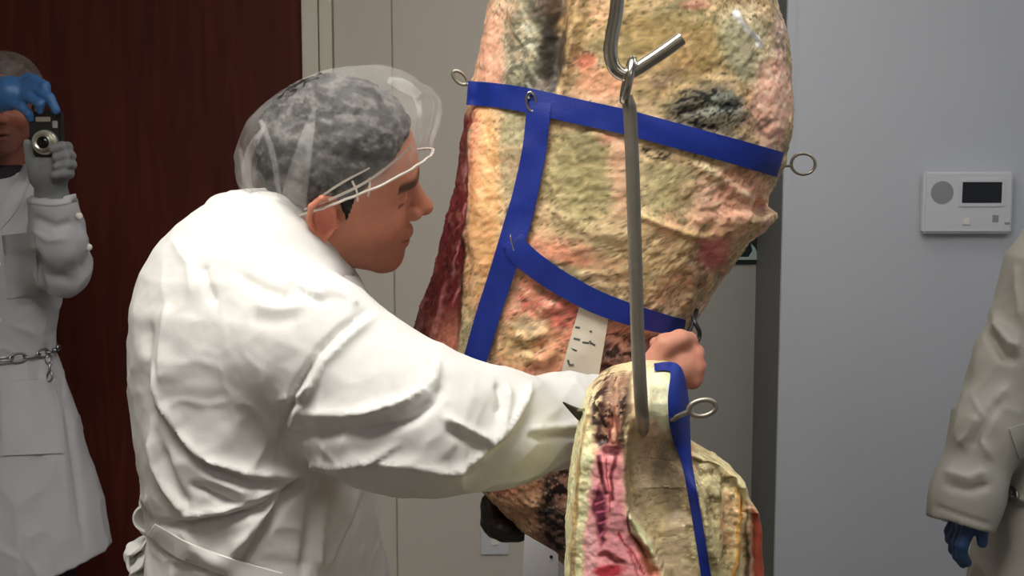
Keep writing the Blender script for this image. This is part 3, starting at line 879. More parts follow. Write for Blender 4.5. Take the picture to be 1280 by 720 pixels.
# ------------------------------------------------------------------ draping along a surface
def cast(bvhs, px, py, fallback=None):
    o = Vector((0, 0, CAMZ)); t = W(px, py, 1.0)
    d = (Vector(t) - o).normalized()
    best = None
    for b in bvhs:
        h = b.ray_cast(o, d)
        if h[0] is not None and (best is None or h[3] < best[1]):
            best = (np.array(h[0]), h[3], np.array(h[1]))
    if best is None:
        return (W(px, py, fallback), np.array([0, -1.0, 0])) if fallback else (None, None)
    n = best[2]
    if n @ np.array(d) > 0: n = -n
    return best[0], n

def ribbon(name, pts, mat, bvhs, n=70, m=7, lift=.003, thick=.0016, fall=1.7, parent=None, smooth_it=6):
    """pts: (px, py, width px) centre line; laid on the surface, with thickness"""
    C = spline([p[:3] for p in pts], n)
    T = np.gradient(C[:, :2], axis=0); T /= np.linalg.norm(T, axis=1, keepdims=True)
    Nn = np.stack([-T[:, 1], T[:, 0]], -1)
    G = np.zeros((n, m, 3)); dep = np.zeros((n, m))
    for i in range(n):
        for j in range(m):
            w = (j / (m - 1) - .5) * C[i, 2]
            x, y = C[i, 0] + Nn[i, 0] * w, C[i, 1] + Nn[i, 1] * w
            h, nn = cast(bvhs, x, y, fall)
            dep[i, j] = h[1]
    # a taut strap bridges hollows: take the running nearest depth, then smooth
    for _ in range(smooth_it):
        q = dep.copy()
        q[1:-1] = np.minimum(dep[1:-1], (dep[:-2] + dep[2:]) / 2)
        q[:, 1:-1] = np.minimum(q[:, 1:-1], (dep[:, :-2] + dep[:, 2:]) / 2)
        dep = q
    for _ in range(4):
        q = dep.copy(); q[1:-1] = (dep[:-2] + 2 * dep[1:-1] + dep[2:]) / 4; dep = np.minimum(q, dep + .001)
    for i in range(n):
        for j in range(m):
            w = (j / (m - 1) - .5) * C[i, 2]
            G[i, j] = W(C[i, 0] + Nn[i, 0] * w, C[i, 1] + Nn[i, 1] * w, dep[i, j] - lift)
    back = G.copy(); back[:, :, 1] += thick
    V = np.vstack([G.reshape(-1, 3), back.reshape(-1, 3)])
    I = np.arange(n * m).reshape(n, m); J = I + n * m
    Q = [np.stack([I[:-1, :-1], I[1:, :-1], I[1:, 1:], I[:-1, 1:]], -1).reshape(-1, 4), np.stack([J[:-1, :-1], J[:-1, 1:], J[1:, 1:], J[1:, :-1]], -1).reshape(-1, 4)]
    for a, b in ((I[:, 0], J[:, 0]), (I[:, -1], J[:, -1]), (I[0], J[0]), (I[-1], J[-1])):
        Q.append(np.stack([a[:-1], a[1:], b[1:], b[:-1]], -1))
    Q = np.vstack(Q)
    return obj_faces(name, V, Q, mat, parent), G

st, G1 = ribbon('strap', [(584, 116, 30), (620, 119, 30), (662, 126, 31), (720, 139, 31), (780, 152, 31), (840, 168, 31), (910, 187, 31), (976, 206, 32)], M_STRAP, [BV_A], 90, lift=.006, fall=1.70)
tag(st, 'blue strap across the top of the large beef quarter, from ring to ring', 'strap', 'blue straps on the beef')
st, G2 = ribbon('strap', [(674, 128, 30), (668, 185, 30), (657, 240, 31), (645, 285, 33), (626, 345, 31), (608, 400, 30), (588, 470, 29)], M_STRAP, [BV_A], 80, lift=.0085)
tag(st, 'blue strap running down the left of the large beef quarter behind the sleeve', 'strap', 'blue straps on the beef')
st, G3 = ribbon('strap', [(640, 300, 30), (652, 318, 31), (690, 347, 30), (740, 375, 29), (790, 394, 27), (830, 405, 24), (856, 410, 20)], M_STRAP, [BV_A], 80, lift=.011)
tag(st, 'blue strap slanting down to the bare hand, lowest on the large beef quarter', 'strap', 'blue straps on the beef')
st, G4 = ribbon('strap', [(818, 459, 9), (836, 458, 11), (846, 466, 16), (848, 500, 26), (851, 540, 24), (859, 580, 13), (868, 630, 12), (878, 690, 12), (886, 740, 12)], M_STRAP, [BV_B], 90, lift=.004, fall=1.31)
tag(st, 'blue strap folded over the top of the smaller rib section', 'strap', 'blue straps on the beef')

# printed paper tag stuck on the meat
pt = empty('paper_tag', tuple(W(732, 430, 1.6)))
tag(pt, 'white paper label with faded marks stuck below the lowest blue strap', 'label')
t1, GT = ribbon('paper', [(744, 382, 38), (738, 410, 41), (730, 445, 45), (722, 482, 48)], M_PAPER, [BV_A], 30, 9, lift=.003, thick=.0006)
inks = []
for pts in ([(719, 409), (725, 410)], [(731, 411), (734, 412)], [(737, 414), (740, 415)], [(717, 423), (725, 425)], [(728, 428), (736, 429)], [(737, 428), (744, 432)],
            [(713, 436), (721, 439)], [(710, 450), (712, 456), (717, 456)], [(737, 426), (739, 430)]):
    wid = 2.6
    o, _ = ribbon('printed_mark', [(*p, wid) for p in pts], M_INK, [BV_A], 8, 3, lift=.0043, thick=.0005)
    inks.append(o)
adopt(pt, t1, *inks)

# ------------------------------------------------------------------ steel hooks, skewers and rail
def P3(px, py, Y): return W(px, py, Y)
XRAIL = .13
ZR = 2.36
rail = empty('meat_rail', (XRAIL, 1.5, CEIL))
tag(rail, 'overhead steel rail carrying the meat hooks', 'rail')
rb = [box('rail_bar', (XRAIL - .012, .6, ZR - .03), (XRAIL + .012, 2.6, ZR + .03), M_STEELD, bevel=.003)]
for y in (.75, 1.6, 2.45):
    rb.append(tube('hanger', [(XRAIL, y, ZR + .02), (XRAIL, y, CEIL)], .008, M_STEELD))
adopt(rail, *rb)
YH = 1.225
# the hook the quarter itself hangs on
top = W(760, -405, YB1)
tp = [(XRAIL + .035, YB1, ZR - .03), (XRAIL + .035, YB1, ZR + .03), (XRAIL, YB1, ZR + .042), (XRAIL - .03, YB1, ZR + .01), (XRAIL - .028, YB1, ZR - .06), (top[0] - .02, YB1, top[2] + .05), (top[0] - .03, YB1, top[2] - .03), (top[0], YB1, top[2] - .06), (top[0] + .045, YB1, top[2] - .02)]
o = tube('meat_hook', spline(tp, 60), .006, M_STEEL)
tag(o, 'steel hook above the frame carrying the large beef quarter', 'hook', 'meat hooks')
# upper hook in view
up = [np.array([XRAIL + .03, YH, ZR - .04]), np.array([XRAIL + .035, YH, ZR + .02]), np.array([XRAIL, YH, ZR + .044]), np.array([XRAIL - .03, YH, ZR + .02]), np.array([XRAIL - .03, YH, ZR - .08]),
      P3(782, -140, YH), P3(772, 0, YH), P3(766, 40, YH), P3(763, 64, YH), P3(768, 84, YH), P3(780, 93, YH), P3(793, 88, YH), P3(812, 76, YH), P3(834, 61, YH), P3(852, 48, YH)]
path = spline(up, 150)
o = tube('meat_hook', path, .0066, M_STEEL, n=12)
tag(o, 'upper bent steel hook with its point turned up to the right', 'hook', 'meat hooks')
# flattened groove look: second rod forming the doubled point
# lower long hook
mh = empty('meat_hook', tuple(P3(785, 90, YH)))
tag(mh, 'long straight steel hook hanging down into the smaller rib section', 'hook', 'meat hooks')
ring = []
for a in np.linspace(0, 2 * math.pi, 28, endpoint=False):
    ring.append(P3(785, 100, YH) + np.array([0.004 * math.sin(a), .014 * math.cos(a), .0195 * math.sin(a)]))
h1 = tube('eye', ring, .0040, M_STEEL, n=8, closed=True)
sh = [P3(785, 119, YH), P3(788, 150, YH), P3(791, 220, YH), P3(794, 320, YH), P3(797, 420, YH), P3(800, 480, YH), P3(802, 510, YH + .006), P3(804, 530, YH + .022), P3(804, 546, YH + .05)]
sp = spline(sh, 90)
h2 = tube('shaft', sp, np.interp(np.linspace(0, 1, 90), [0, .06, .8, .93, 1], [.0045, .0066, .0068, .0058, .0016]), M_STEELD, n=12)
adopt(mh, h1, h2)

def skewer(pts, ringc, ra, rb_, r, mat, label, tilt=0, yaw=0):
    """pin with a loop end; the loop is an ellipse in the image plane direction"""
    R = []
    n = 30
    for a in np.linspace(0, 2 * math.pi, n, endpoint=False):
        u, v = ra * math.cos(a), rb_ * math.sin(a)
        R.append(P3(ringc[0] + u * math.cos(tilt) - v * math.sin(tilt), ringc[1] + u * math.sin(tilt) + v * math.cos(tilt), ringc[2] + yaw * u * .001))
    e = empty('meat_skewer', tuple(R[0]))
    tag(e, label, 'skewer', 'ring-ended meat skewers')
    k = [tube('ring', R, r, mat, closed=True, n=8), tube('pin', spline(pts, 24), np.linspace(r, r * .5, 24), mat, n=8)]
    adopt(e, *k)
    return e
skewer([P3(988, 207, 1.745), P3(978, 208, 1.745), P3(960, 210, 1.76), P3(880, 215, 1.78)], (1004, 205, 1.745), 15, 13, .0021, M_STEELD, 'wire ring skewer at the right end of the top strap')
skewer([P3(583, 104, 1.70), P3(590, 110, 1.70), P3(606, 116, 1.72), P3(650, 120, 1.74)], (575, 97, 1.70), 11, 6, .0024, M_STEELD, 'bent wire ring skewer at the left end of the top strap', tilt=.75)
hh, _ = cast([BV_A], 664, 128)
skewer([P3(661, 122, hh[1] - .010), P3(660, 116, hh[1] + .002), P3(660, 114, hh[1] + .05)], (664, 127, hh[1] - .010), 6, 12, .0017, M_STEEL, 'small wire loop where two blue straps meet at the top', tilt=-.15)
hh, _ = cast([BV_A], 641, 305)
o = tube('staple_pin', spline([P3(638, 293, hh[1] - .009), P3(639, 300, hh[1] - .0115), P3(642, 312, hh[1] - .0115), P3(645, 320, hh[1] - .008)], 16), .0010, M_STEEL)
tag(o, 'thin wire pin holding the middle strap joint', 'pin')
e = skewer([P3(862, 514, 1.225), P3(846, 521, 1.235), P3(838, 525, 1.27), P3(800, 520, 1.34), P3(740, 512, 1.33), P3(722, 513, 1.31)], (878, 510, 1.225), 17, 10, .0026, M_STEELD, 'dark ring skewer through the blue strap of the smaller rib section', tilt=-.18)
tip = tube('skewer_tip', spline([P3(728, 520, 1.335), P3(716, 512, 1.32), P3(704, 503, 1.31)], 14), np.linspace(.0068, .0008, 14), M_BLACK, n=8)
adopt(e, tip)
tag(tip, 'dark pointed tip')
bh = empty('strap_hook', tuple(P3(866, 400, 1.66)))
tag(bh, 'black twisted wire hook beside the bare hand', 'hook')
k1 = tube('wire', spline([P3(871, 388, 1.68), P3(868, 398, 1.66), P3(864, 408, 1.65), P3(860, 416, 1.64)], 20), .0030, M_BLACK, n=8)
k2 = tube('wire', spline([P3(866, 396, 1.66), P3(869, 404, 1.652), P3(874, 414, 1.65), P3(874, 422, 1.65), P3(870, 430, 1.64)], 20), .0030, M_BLACK, n=8)
adopt(bh, k1, k2)

# ------------------------------------------------------------------ things on the walls
# control panel
kc = W(1205, 253, YR)
kp = empty('control_panel', (kc[0], YR, kc[2]))
tag(kp, 'white wall control panel with dark display and round speaker grille', 'control panel')
x0_, x1_ = W(1150, 253, YR)[0], W(1261, 253, YR)[0]
z0_, z1_ = W(1205, 291, YR)[2], W(1205, 214, YR)[2]
kids = [box('housing', (x0_, YR - .03, z0_), (x1_, YR, z1_), M_PLASTIC, bevel=.006)]
def disc(name, c, r, y0, y1, mat, n=32):
    V, F = [], []
    for y in (y0, y1):
        for a in range(n):
            V.append((c[0] + r * math.cos(2 * math.pi * a / n), y, c[2] + r * math.sin(2 * math.pi * a / n)))
    me = bpy.data.meshes.new(name)
    F = [[i, (i + 1) % n, n + (i + 1) % n, n + i] for i in range(n)] + [list(range(n)), list(range(2 * n - 1, n - 1, -1))]
    me.from_pydata(V, [], F)
    bm = bmesh.new(); bm.from_mesh(me); bmesh.ops.recalc_face_normals(bm, faces=bm.faces[:]); bm.to_mesh(me); bm.free()
    return link(name, me, mat)
gc = W(1173, 240, YR)
kids.append(disc('speaker_grille', gc, .030, YR - .0312, YR - .029, M_GRILLE))
for ring_ in (.008, .016, .024):
    pth = [(gc[0] + ring_ * math.cos(a), YR - .0313, gc[2] + ring_ * math.sin(a)) for a in np.linspace(0, 2 * math.pi, 24, endpoint=False)]
    kids.append(tube('grille_ridge', pth, .0009, M_GRILLE, n=5, closed=True))
def bx_px(name, px0, py0, px1, py1, y0, y1, mat, bevel=0):
    a, b = W(px0, py1, YR), W(px1, py0, YR)
    return box(name, (a[0], y0, a[2]), (b[0], y1, b[2]), mat, None, bevel)
kids.append(bx_px('display_bezel', 1193, 223, 1251, 258, YR - .033, YR - .028, M_PLASTIC, .0015))
kids.append(bx_px('display', 1197, 227, 1247, 253, YR - .0338, YR - .030, M_SCREEN, .0006))
for (a, b, c, d, mt) in ((1199, 271, 1207, 279, M_BUTTON), (1235, 268, 1243, 277, M_GRILLE), (1250, 277, 1257, 280, M_GRILLE), (1198, 280, 1208, 281, M_GRILLE)):
    kids.append(bx_px('button', a, b, c, d, YR - .0312, YR - .029, mt, .0005))
adopt(kp, *kids)
# sign on the grey door, mostly hidden by the beef
sy = YB - .004
sg = empty('wall_sign', tuple(W(920, 296, sy)))
tag(sg, 'dark green sign with pale border on the grey door behind the beef', 'sign')
a, b = W(885, 330, sy), W(952, 262, sy)
kids = [box('sign_plate', (a[0], sy - .006, a[2]), (b[0], sy, b[2]), M_SIGN, bevel=.001)]
def bar(px0, py0, px1, py1):
    a, b = W(px0, py1, sy), W(px1, py0, sy)
    return box('border_line', (a[0], sy - .0068, a[2]), (b[0], sy - .0055, b[2]), M_SIGNW)
kids += [bar(889, 321, 950, 324.5), bar(889, 266, 950, 269), bar(947, 269, 950.5, 321), bar(889, 269, 892, 321)]
v = [W(p[0], p[1], sy) - [0, .0068, 0] for p in ((935, 321), (940, 313), (938, 304), (943, 309), (947, 318), (947, 321))]
me = bpy.data.meshes.new('sign_figure'); me.from_pydata([tuple(q) for q in v] + [tuple(q + [0, .001, 0]) for q in v], [], [list(range(6)), list(range(11, 5, -1))] + [[i, (i + 1) % 6, 6 + (i + 1) % 6, 6 + i] for i in range(6)])
kids.append(link('sign_figure', me, M_SIGNW))
adopt(sg, *kids)
# outlet plate on the back wall
a, b = W(601, 693, YB), W(636, 652, YB)
op = empty('outlet_plate', (float(a[0] + b[0]) / 2, YB, float(a[2] + b[2]) / 2))
tag(op, 'small white wall plate behind the black dried flap', 'wall plate')
kids = [box('plate', (a[0], YB - .008, a[2]), (b[0], YB, b[2]), M_PLASTIC, bevel=.003)]
cx_, cz_ = (a[0] + b[0]) / 2, (a[2] + b[2]) / 2
kids.append(box('switch', (cx_ - .012, YB - .012, cz_ - .02), (cx_ + .012, YB - .006, cz_ + .02), M_BUTTON, bevel=.002))
adopt(op, *kids)
# white card hanging under the quarter
wt = empty('hanging_card', tuple(W(690, 690, 1.66)))
tag(wt, 'white card with a small dark hole hanging at the bottom of the large beef', 'card')
q = [(656, 668), (694, 690), (698, 694), (697, 760), (650, 760)]
v = [W(p[0], p[1], 1.63) for p in q]
me = bpy.data.meshes.new('card'); me.from_pydata([tuple(p) for p in v] + [tuple(p + [0, .0015, 0]) for p in v], [], [list(range(5)), list(range(9, 4, -1))] + [[i, (i + 1) % 5, 5 + (i + 1) % 5, 5 + i] for i in range(5)])
k1 = link('card', me, M_PLASTIC)
k2 = disc('hole', W(689, 696, 1.63), .0022, 1.6285, 1.6305, M_BLACK, 14)
adopt(wt, k1, k2)
# ------------------------------------------------------------------ people
def rot_xyz(fwd, up_hint):
    f = np.asarray(fwd, float); f /= np.linalg.norm(f)
    l = np.cross(up_hint, f); l /= np.linalg.norm(l)
    u = np.cross(f, l)
    return np.stack([f, l, u], 1)        # columns: forward, left, up

def head_local(p):
    """head in its own frame: x forward, y left, z up, origin between the ears"""
    d = ell(p, (.005, 0, .050), (.090, .074, .086))
    d = smin(d, ell(p, (.040, 0, .030), (.058, .060, .070)), .03)
    d = smin(d, ell(p, (.038, 0, -.030), (.056, .053, .062)), .03)
    for s in (-1, 1):
        d = smin(d, seg(p, (-.002, s * .053, -.040), (.068, s * .018, -.086), .018, .015), .03)
        d = smin(d, ell(p, (.062, s * .042, -.016), (.026, .018, .020)), .02)       # cheek bone
    d = smin(d, ell(p, (.081, 0, -.091), (.017, .021, .016)), .022)                  # chin
    d = smin(d, ell(p, (.078, 0, -.056), (.022, .030, .030)), .02)                   # muzzle
    d = smin(d, seg(p, (.090, -.028, .033), (.090, .028, .033), .0115, .0115), .016)   # brow
    for s in (-1, 1):
        d = smax(d, -ell(p, (.097, s * .030, .013), (.017, .016, .012)), .012)       # eye socket
    for s in (-1, 1):
        d = smin(d, ell(p, (.0795, s * .030, .0150), (.0135, .0150, .0105)), .004)       # upper lid
        d = smin(d, ell(p, (.0790, s * .030, .0035), (.0125, .0145, .0065)), .004)
    d = smin(d, seg(p, (.093, 0, .024), (.116, 0, -.012), .0075, .0105), .010)       # nose bridge
    d = smin(d, ell(p, (.117, 0, -.015), (.0125, .0105, .0105)), .006)               # nose tip
    for s in (-1, 1):
        d = smin(d, ell(p, (.103, s * .013, -.020), (.012, .0075, .009)), .006)
        d = smax(d, -ell(p, (.109, s * .007, -.0275), (.005, .0035, .004)), .003)
    d = smin(d, ell(p, (.098, 0, -.050), (.0105, .021, .0065)), .005)                # upper lip
    d = smin(d, ell(p, (.095, 0, -.064), (.0105, .018, .0070)), .005)                # lower lip
    d = smax(d, -ell(p, (.106, 0, -.0572), (.012, .022, .0016)), .003)
    for s in (-1, 1):                                                                # ears
        c, n = math.cos(.35), math.sin(.35)
        R = np.array([[c, s * n, 0], [-s * n, c, 0], [0, 0, 1]]).T
        e = ell(p, (-.007, s * .079, .004), (.018, .0060, .031), R)
        e = smax(e, -ell(p, (-.002, s * .0860, .004), (.0115, .0070, .019), R), .003)
        rim = [(np.array([.008, s * .076, .018]), .0034), (np.array([.004, s * .083, .031]), .0036), (np.array([-.010, s * .089, .035]), .0038), (np.array([-.021, s * .091, .024]), .0038), (np.array([-.023, s * .089, .006]), .0036), (np.array([-.016, s * .084, -.014]), .0038), (np.array([-.004, s * .079, -.026]), .0052)]
        e = smin(e, chain(p, rim, .003), .003)
        e = smin(e, ell(p, (.010, s * .077, -.003), (.005, .006, .008)), .004)
        d = smin(d, e, .006)
    return d

def skin_colors(q, world_n=None, tone=(202, 136, 110)):
    c = np.tile(lin(tone), (len(q), 1))
    def mix(m, col):
        nonlocal c
        m = np.clip(m, 0, 1)[:, None]; c = c * (1 - m) + lin(col) * m
    g = lambda ctr, r: np.exp(-(((q - np.asarray(ctr)) / np.asarray(r)) ** 2).sum(1))
    for s in (-1, 1):
        mix(.5 * g((.06, s * .045, -.015), (.04, .03, .03)), (206, 122, 98))
        mix(.75 * g((-.006, s * .084, .0), (.025, .014, .035)), (206, 112, 92))
        # eyebrow
        a = np.clip(1.6 - np.abs(q[:, 2] - .038 - .18 * (np.abs(q[:, 1]) - .03) * -1) / .0058, 0, 1) * ((q[:, 1] * s > .010) & (q[:, 1] * s < .052) & (q[:, 0] > .055))
        mix(.9 * a, (52, 40, 34))
    for s in (-1, 1):
        mix(.9 * np.clip(1.5 - np.abs(q[:, 2] - .0085 + 6 * (np.abs(q[:, 1]) - .030) ** 2) / .0016, 0, 1) * ((q[:, 1] * s > .016) & (q[:, 1] * s < .047) & (q[:, 0] > .055)), (44, 30, 26))
    for s in (-1, 1):
        mix(.5 * np.clip(1.5 - np.abs(q[:, 2] - .0215 + 5 * (np.abs(q[:, 1]) - .030) ** 2) / .0014, 0, 1) * ((q[:, 1] * s > .016) & (q[:, 1] * s < .048) & (q[:, 0] > .055)), (120, 68, 54))
    mix(.6 * g((.118, 0, -.015), (.018, .016, .016)), (212, 130, 106))
    mix(.75 * g((.104, 0, -.050), (.012, .022, .006)), (170, 88, 80)); mix(.75 * g((.102, 0, -.064), (.012, .019, .006)), (176, 92, 84))
    mix(.85 * np.clip(1.5 - np.abs(q[:, 2] + .0572 - 4 * q[:, 1] ** 2) / .0016, 0, 1) * ((np.abs(q[:, 1]) < .025) & (q[:, 0] > .07)), (84, 36, 34))
    # shaved beard shade of the skin
    st = np.clip((-.030 - q[:, 2]) / .02, 0, 1) * np.clip((q[:, 0] + .005) / .03, 0, 1) * np.clip((q[:, 2] + .125) / .02, 0, 1)
    mix(.45 * st, (134, 92, 78))
    return c

ZL = ([-.13, -.06, -.025, .000, .012, .022, .030, .055, .080, .098], [-.050, -.035, -.012, .030, .020, -.012, .034, .062, .085, .108])

def make_head(O, R, neck_end, neck_r=.060, h=.0022, tone=(202, 136, 110)):
    O = np.asarray(O); R32 = R.astype(np.float32)
    a = O + R @ np.array([-.022, 0, -.035])
    def f(p):
        q = (p - O.astype(np.float32)) @ R32
        d = head_local(q)
        return smin(d, seg(p, a, neck_end, .055, neck_r), .022)
    lo = np.minimum(O - .19, np.asarray(neck_end) - .075); hi = np.maximum(O + .19, np.asarray(neck_end) + .075)
    V, Q = sdf_mesh(f, lo, hi, h)
    q = (V - O) @ R
    return V, Q, skin_colors(q, None, tone)

def make_hair(O, R, par, col=((16, 14, 14), (128, 124, 120)), grey=.5, amp=.007):
    def f(p):
        q = (p - O.astype(np.float32)) @ R.astype(np.float32)
        d = ell(q, (.004, 0, .051), (.096, .0795, .0915))
        cur = fbm(p, 95, 3, 2)
        d = d + amp * cur - .002
        inner = ell(q, (.005, 0, .050), (.087, .071, .083))
        d = np.maximum(d, -inner)
        zl = np.interp(q[:, 0], *ZL) + .004 * cur
        return smax(d, (zl - q[:, 2]) * .8, .004)
    V, Q = sdf_mesh(f, O - .17, O + .17, .0028)
    n = fbm(V + .012 * np.stack([fbm(V, 50, 2, 1), fbm(V, 50, 2, 2), fbm(V, 50, 2, 3)], -1), 85, 4, 6)
    m = np.clip(.22 + n * 3.2 + .3 * ((V - O) @ R)[:, 2] / .1 - .2, 0, 1)[:, None] * grey
    c = lin(col[0]) * (1 - m) + lin(col[1]) * m
    return np_obj('hair', V, Q, M_HAIR, par, True, c)

def make_net(C, n, t1, A, Bn, h, par, seed=0, name='hair_net'):
    """bouffant net: C band centre, n its axis, A puffed radii (fwd, side), Bn band radii, h height"""
    n = np.asarray(n, float); n /= np.linalg.norm(n)
    t1 = np.asarray(t1, float); t1 -= n * (t1 @ n); t1 /= np.linalg.norm(t1)
    t2 = np.cross(n, t1)
    nr, nc = 90, 220
    ph = np.linspace(0.0, 1.0, nr) ** .8 * math.radians(104)
    th = np.linspace(0, 2 * math.pi, nc, endpoint=False)
    PH, TH = np.meshgrid(ph, th, indexing='ij')
    t = np.clip((PH - math.radians(72)) / math.radians(32), 0, 1); t = t * t * (3 - 2 * t)
    ax = A[0] * (1 - t) + Bn[0] * t; ay = A[1] * (1 - t) + Bn[1] * t
    s = np.where(PH > math.pi / 2, 1.0, np.sin(PH) ** .74)
    pts = np.stack([ax * s * np.cos(TH), ay * s * np.sin(TH), h * np.cos(PH)], -1)
    w = fbm(pts.reshape(-1, 3), 16, 3, seed).reshape(nr, nc) * .006 + fbm(pts.reshape(-1, 3), 45, 3, seed + 3).reshape(nr, nc) * .0028
    pl = .0035 * np.sin(TH * 26 + 4 * np.sin(TH * 3)) * np.exp(-((PH - math.radians(88)) / math.radians(14)) ** 2)
    pts *= (1 + (w + pl)[..., None] / .11)
    V = C + pts[..., :1] * t1 + pts[..., 1:2] * t2 + pts[..., 2:] * n
    I = np.arange(nr * nc).reshape(nr, nc)
    Q = np.stack([I[:-1], I[1:], np.roll(I[1:], -1, 1), np.roll(I[:-1], -1, 1)], -1).reshape(-1, 4)
    o = np_obj(name, V.reshape(-1, 3), Q, M_NET, None)
    band = tube('elastic_band', V[-1][::2], .0017, M_NETBAND, o, n=7, closed=True)
    o.parent = par
    return o, V.reshape(-1, 3), Q

def eyes(O, R, par, back=0.0):
    out = []
    for s in (-1, 1):
        c = O + R @ np.array([.0800 - back, s * .030, .0095])
        V, Q = sdf_mesh(lambda p: ell(p, c, (.0122, .0125, .0105)), c - .016, c + .016, .002)
        e = np_obj('eye', V, Q, M_EYE)
        ci = O + R @ np.array([.0888 - back, s * .030, .0085])
        V, Q = sdf_mesh(lambda p: ell(p, ci, (.0045, .0052, .0052)), ci - .008, ci + .008, .001)
        np_obj('iris', V, Q, M_IRIS, e)
        # upper lid
        cl = O + R @ np.array([.0795, s * .030, .0145])
        out.append(e)
    return out

def chain_links(pts, par, r=.0035, L=.030, wd=.018, name='link'):
    """separate steel links along a path"""
    pts = np.asarray(pts)
    seglen = np.linalg.norm(np.diff(pts, axis=0), axis=1); cum = np.concatenate([[0], np.cumsum(seglen)])
    n = int(cum[-1] / (L * .78))
    a = np.linspace(0, 2 * math.pi, 20, endpoint=False)
    loop = np.stack([np.cos(a) * wd / 2, np.zeros(20), np.sin(a) * L / 2], -1)
    loop[:, 2] += np.sign(loop[:, 2]) * 0
    V, Q = tube_vq(loop, r, 6, True)
    me = np_mesh('link', V, Q); me.materials.append(M_CHAIN)
    out = []
    for i in range(n):
        s = (i + .5) * cum[-1] / n
        c = np.array([np.interp(s, cum, pts[:, k]) for k in range(3)])
        c2 = np.array([np.interp(min(s + .004, cum[-1]), cum, pts[:, k]) for k in range(3)])
        c1 = np.array([np.interp(max(s - .004, 0), cum, pts[:, k]) for k in range(3)])
        z = c2 - c1; z /= np.linalg.norm(z) + 1e-9
        x = np.cross([0, 0, 1.0], z) if abs(z[2]) < .9 else np.array([1.0, 0, 0]); x /= np.linalg.norm(x)
        y = np.cross(z, x)
        an = math.radians(75 if i % 2 else 12)
        x, y = x * math.cos(an) + y * math.sin(an), -x * math.sin(an) + y * math.cos(an)
        o = bpy.data.objects.new(name, me); COL.objects.link(o)
        o.matrix_world = Matrix(((x[0], y[0], z[0], c[0]), (x[1], y[1], z[1], c[1]), (x[2], y[2], z[2], c[2]), (0, 0, 0, 1)))
        o.parent = par
        out.append(o)
    return out

def fingers(p, chains, k=.006):
    d = None
    for ch in chains:
        e = chain(p, ch, .004)
        d = e if d is None else smin(d, e, k)
    return d

def shoe_f(c, fwd):
    c = np.asarray(c, float); f = np.asarray(fwd, float)
    def g(p):
        d = seg(p, c + [0, 0, .045], c + f * .17 + [0, 0, .03], .045, .036)
        return np.maximum(d, .001 - p[:, 2])
    return g

def legs_parts(person, hips, feet, fwd, top):
    """trousers and shoes under the coat, and the covered part of the body"""
    def ft(p):
        d = ell(p, (np.mean([h[0] for h in hips]), np.mean([h[1] for h in hips]), top), (.11, .09, .10))
        for h, f in zip(hips, feet):
            kn = (np.asarray(h) + np.asarray(f)) / 2 + np.asarray(fwd) * .02; kn[2] = .50
            d = smin(d, chain(p, [(h, .075), (kn, .068), (np.array([f[0], f[1], .09]), .060)], .03), .03)
        return np.maximum(d, .05 - p[:, 2])
    allp = np.array(list(hips) + list(feet))
    lo = np.array([allp[:, 0].min() - .2, allp[:, 1].min() - .2, .0]); hi = np.array([allp[:, 0].max() + .2, allp[:, 1].max() + .2, top + .15])
    V, Q = sdf_mesh(ft, lo, hi, .010)
    out = [np_obj('trousers', V, Q, M_TROUSER)]
    for f in feet:
        c = np.array([f[0], f[1], 0.0]) - np.asarray(fwd) * .05
        V, Q = sdf_mesh(shoe_f(c, fwd), c - [.26, .26, .0], c + [.26, .26, .12], .006)
        out.append(np_obj('shoe', V, Q, M_SHOE))
    return out

def crease(V, N, amp):
    wv = V + .05 * np.stack([fbm(V, 7, 2, 91), fbm(V, 7, 2, 92), fbm(V, 7, 2, 93)], -1)
    rg = 1 - np.abs(fbm(wv @ np.array([[.9, 0, .45], [0, .6, 0], [-.2, 0, .5]]), 12, 2, 97)) * 2.6
    return V + N * (amp * np.clip(rg, 0, 1) ** 3)[:, None]

# ============================================================ the butcher
YM = 1.58
Rr = math.radians(27); th = math.radians(6); yw = math.radians(6)
Rx = np.array([[1, 0, 0], [0, math.cos(Rr), -math.sin(Rr)], [0, math.sin(Rr), math.cos(Rr)]])
RH = np.array([[math.cos(yw), -math.sin(yw), 0], [math.sin(yw), math.cos(yw), 0], [0, 0, 1]]) @ Rx @ np.array([[math.cos(th), 0, math.sin(th)], [0, 1, 0], [-math.sin(th), 0, math.cos(th)]])
OM = W(404, 277, 1.505) - RH @ np.array([-.006, -.082, .0])
man = empty('person', (float(W(320, 500, YM)[0]), YM, 0.0))
tag(man, 'person in white coat and hair net bending toward the hanging beef, seen from the side', 'person')
neck_end = W(360, 345, YM)
Vh, Qh, Ch = make_head(OM, RH, neck_end, .064, .0021)
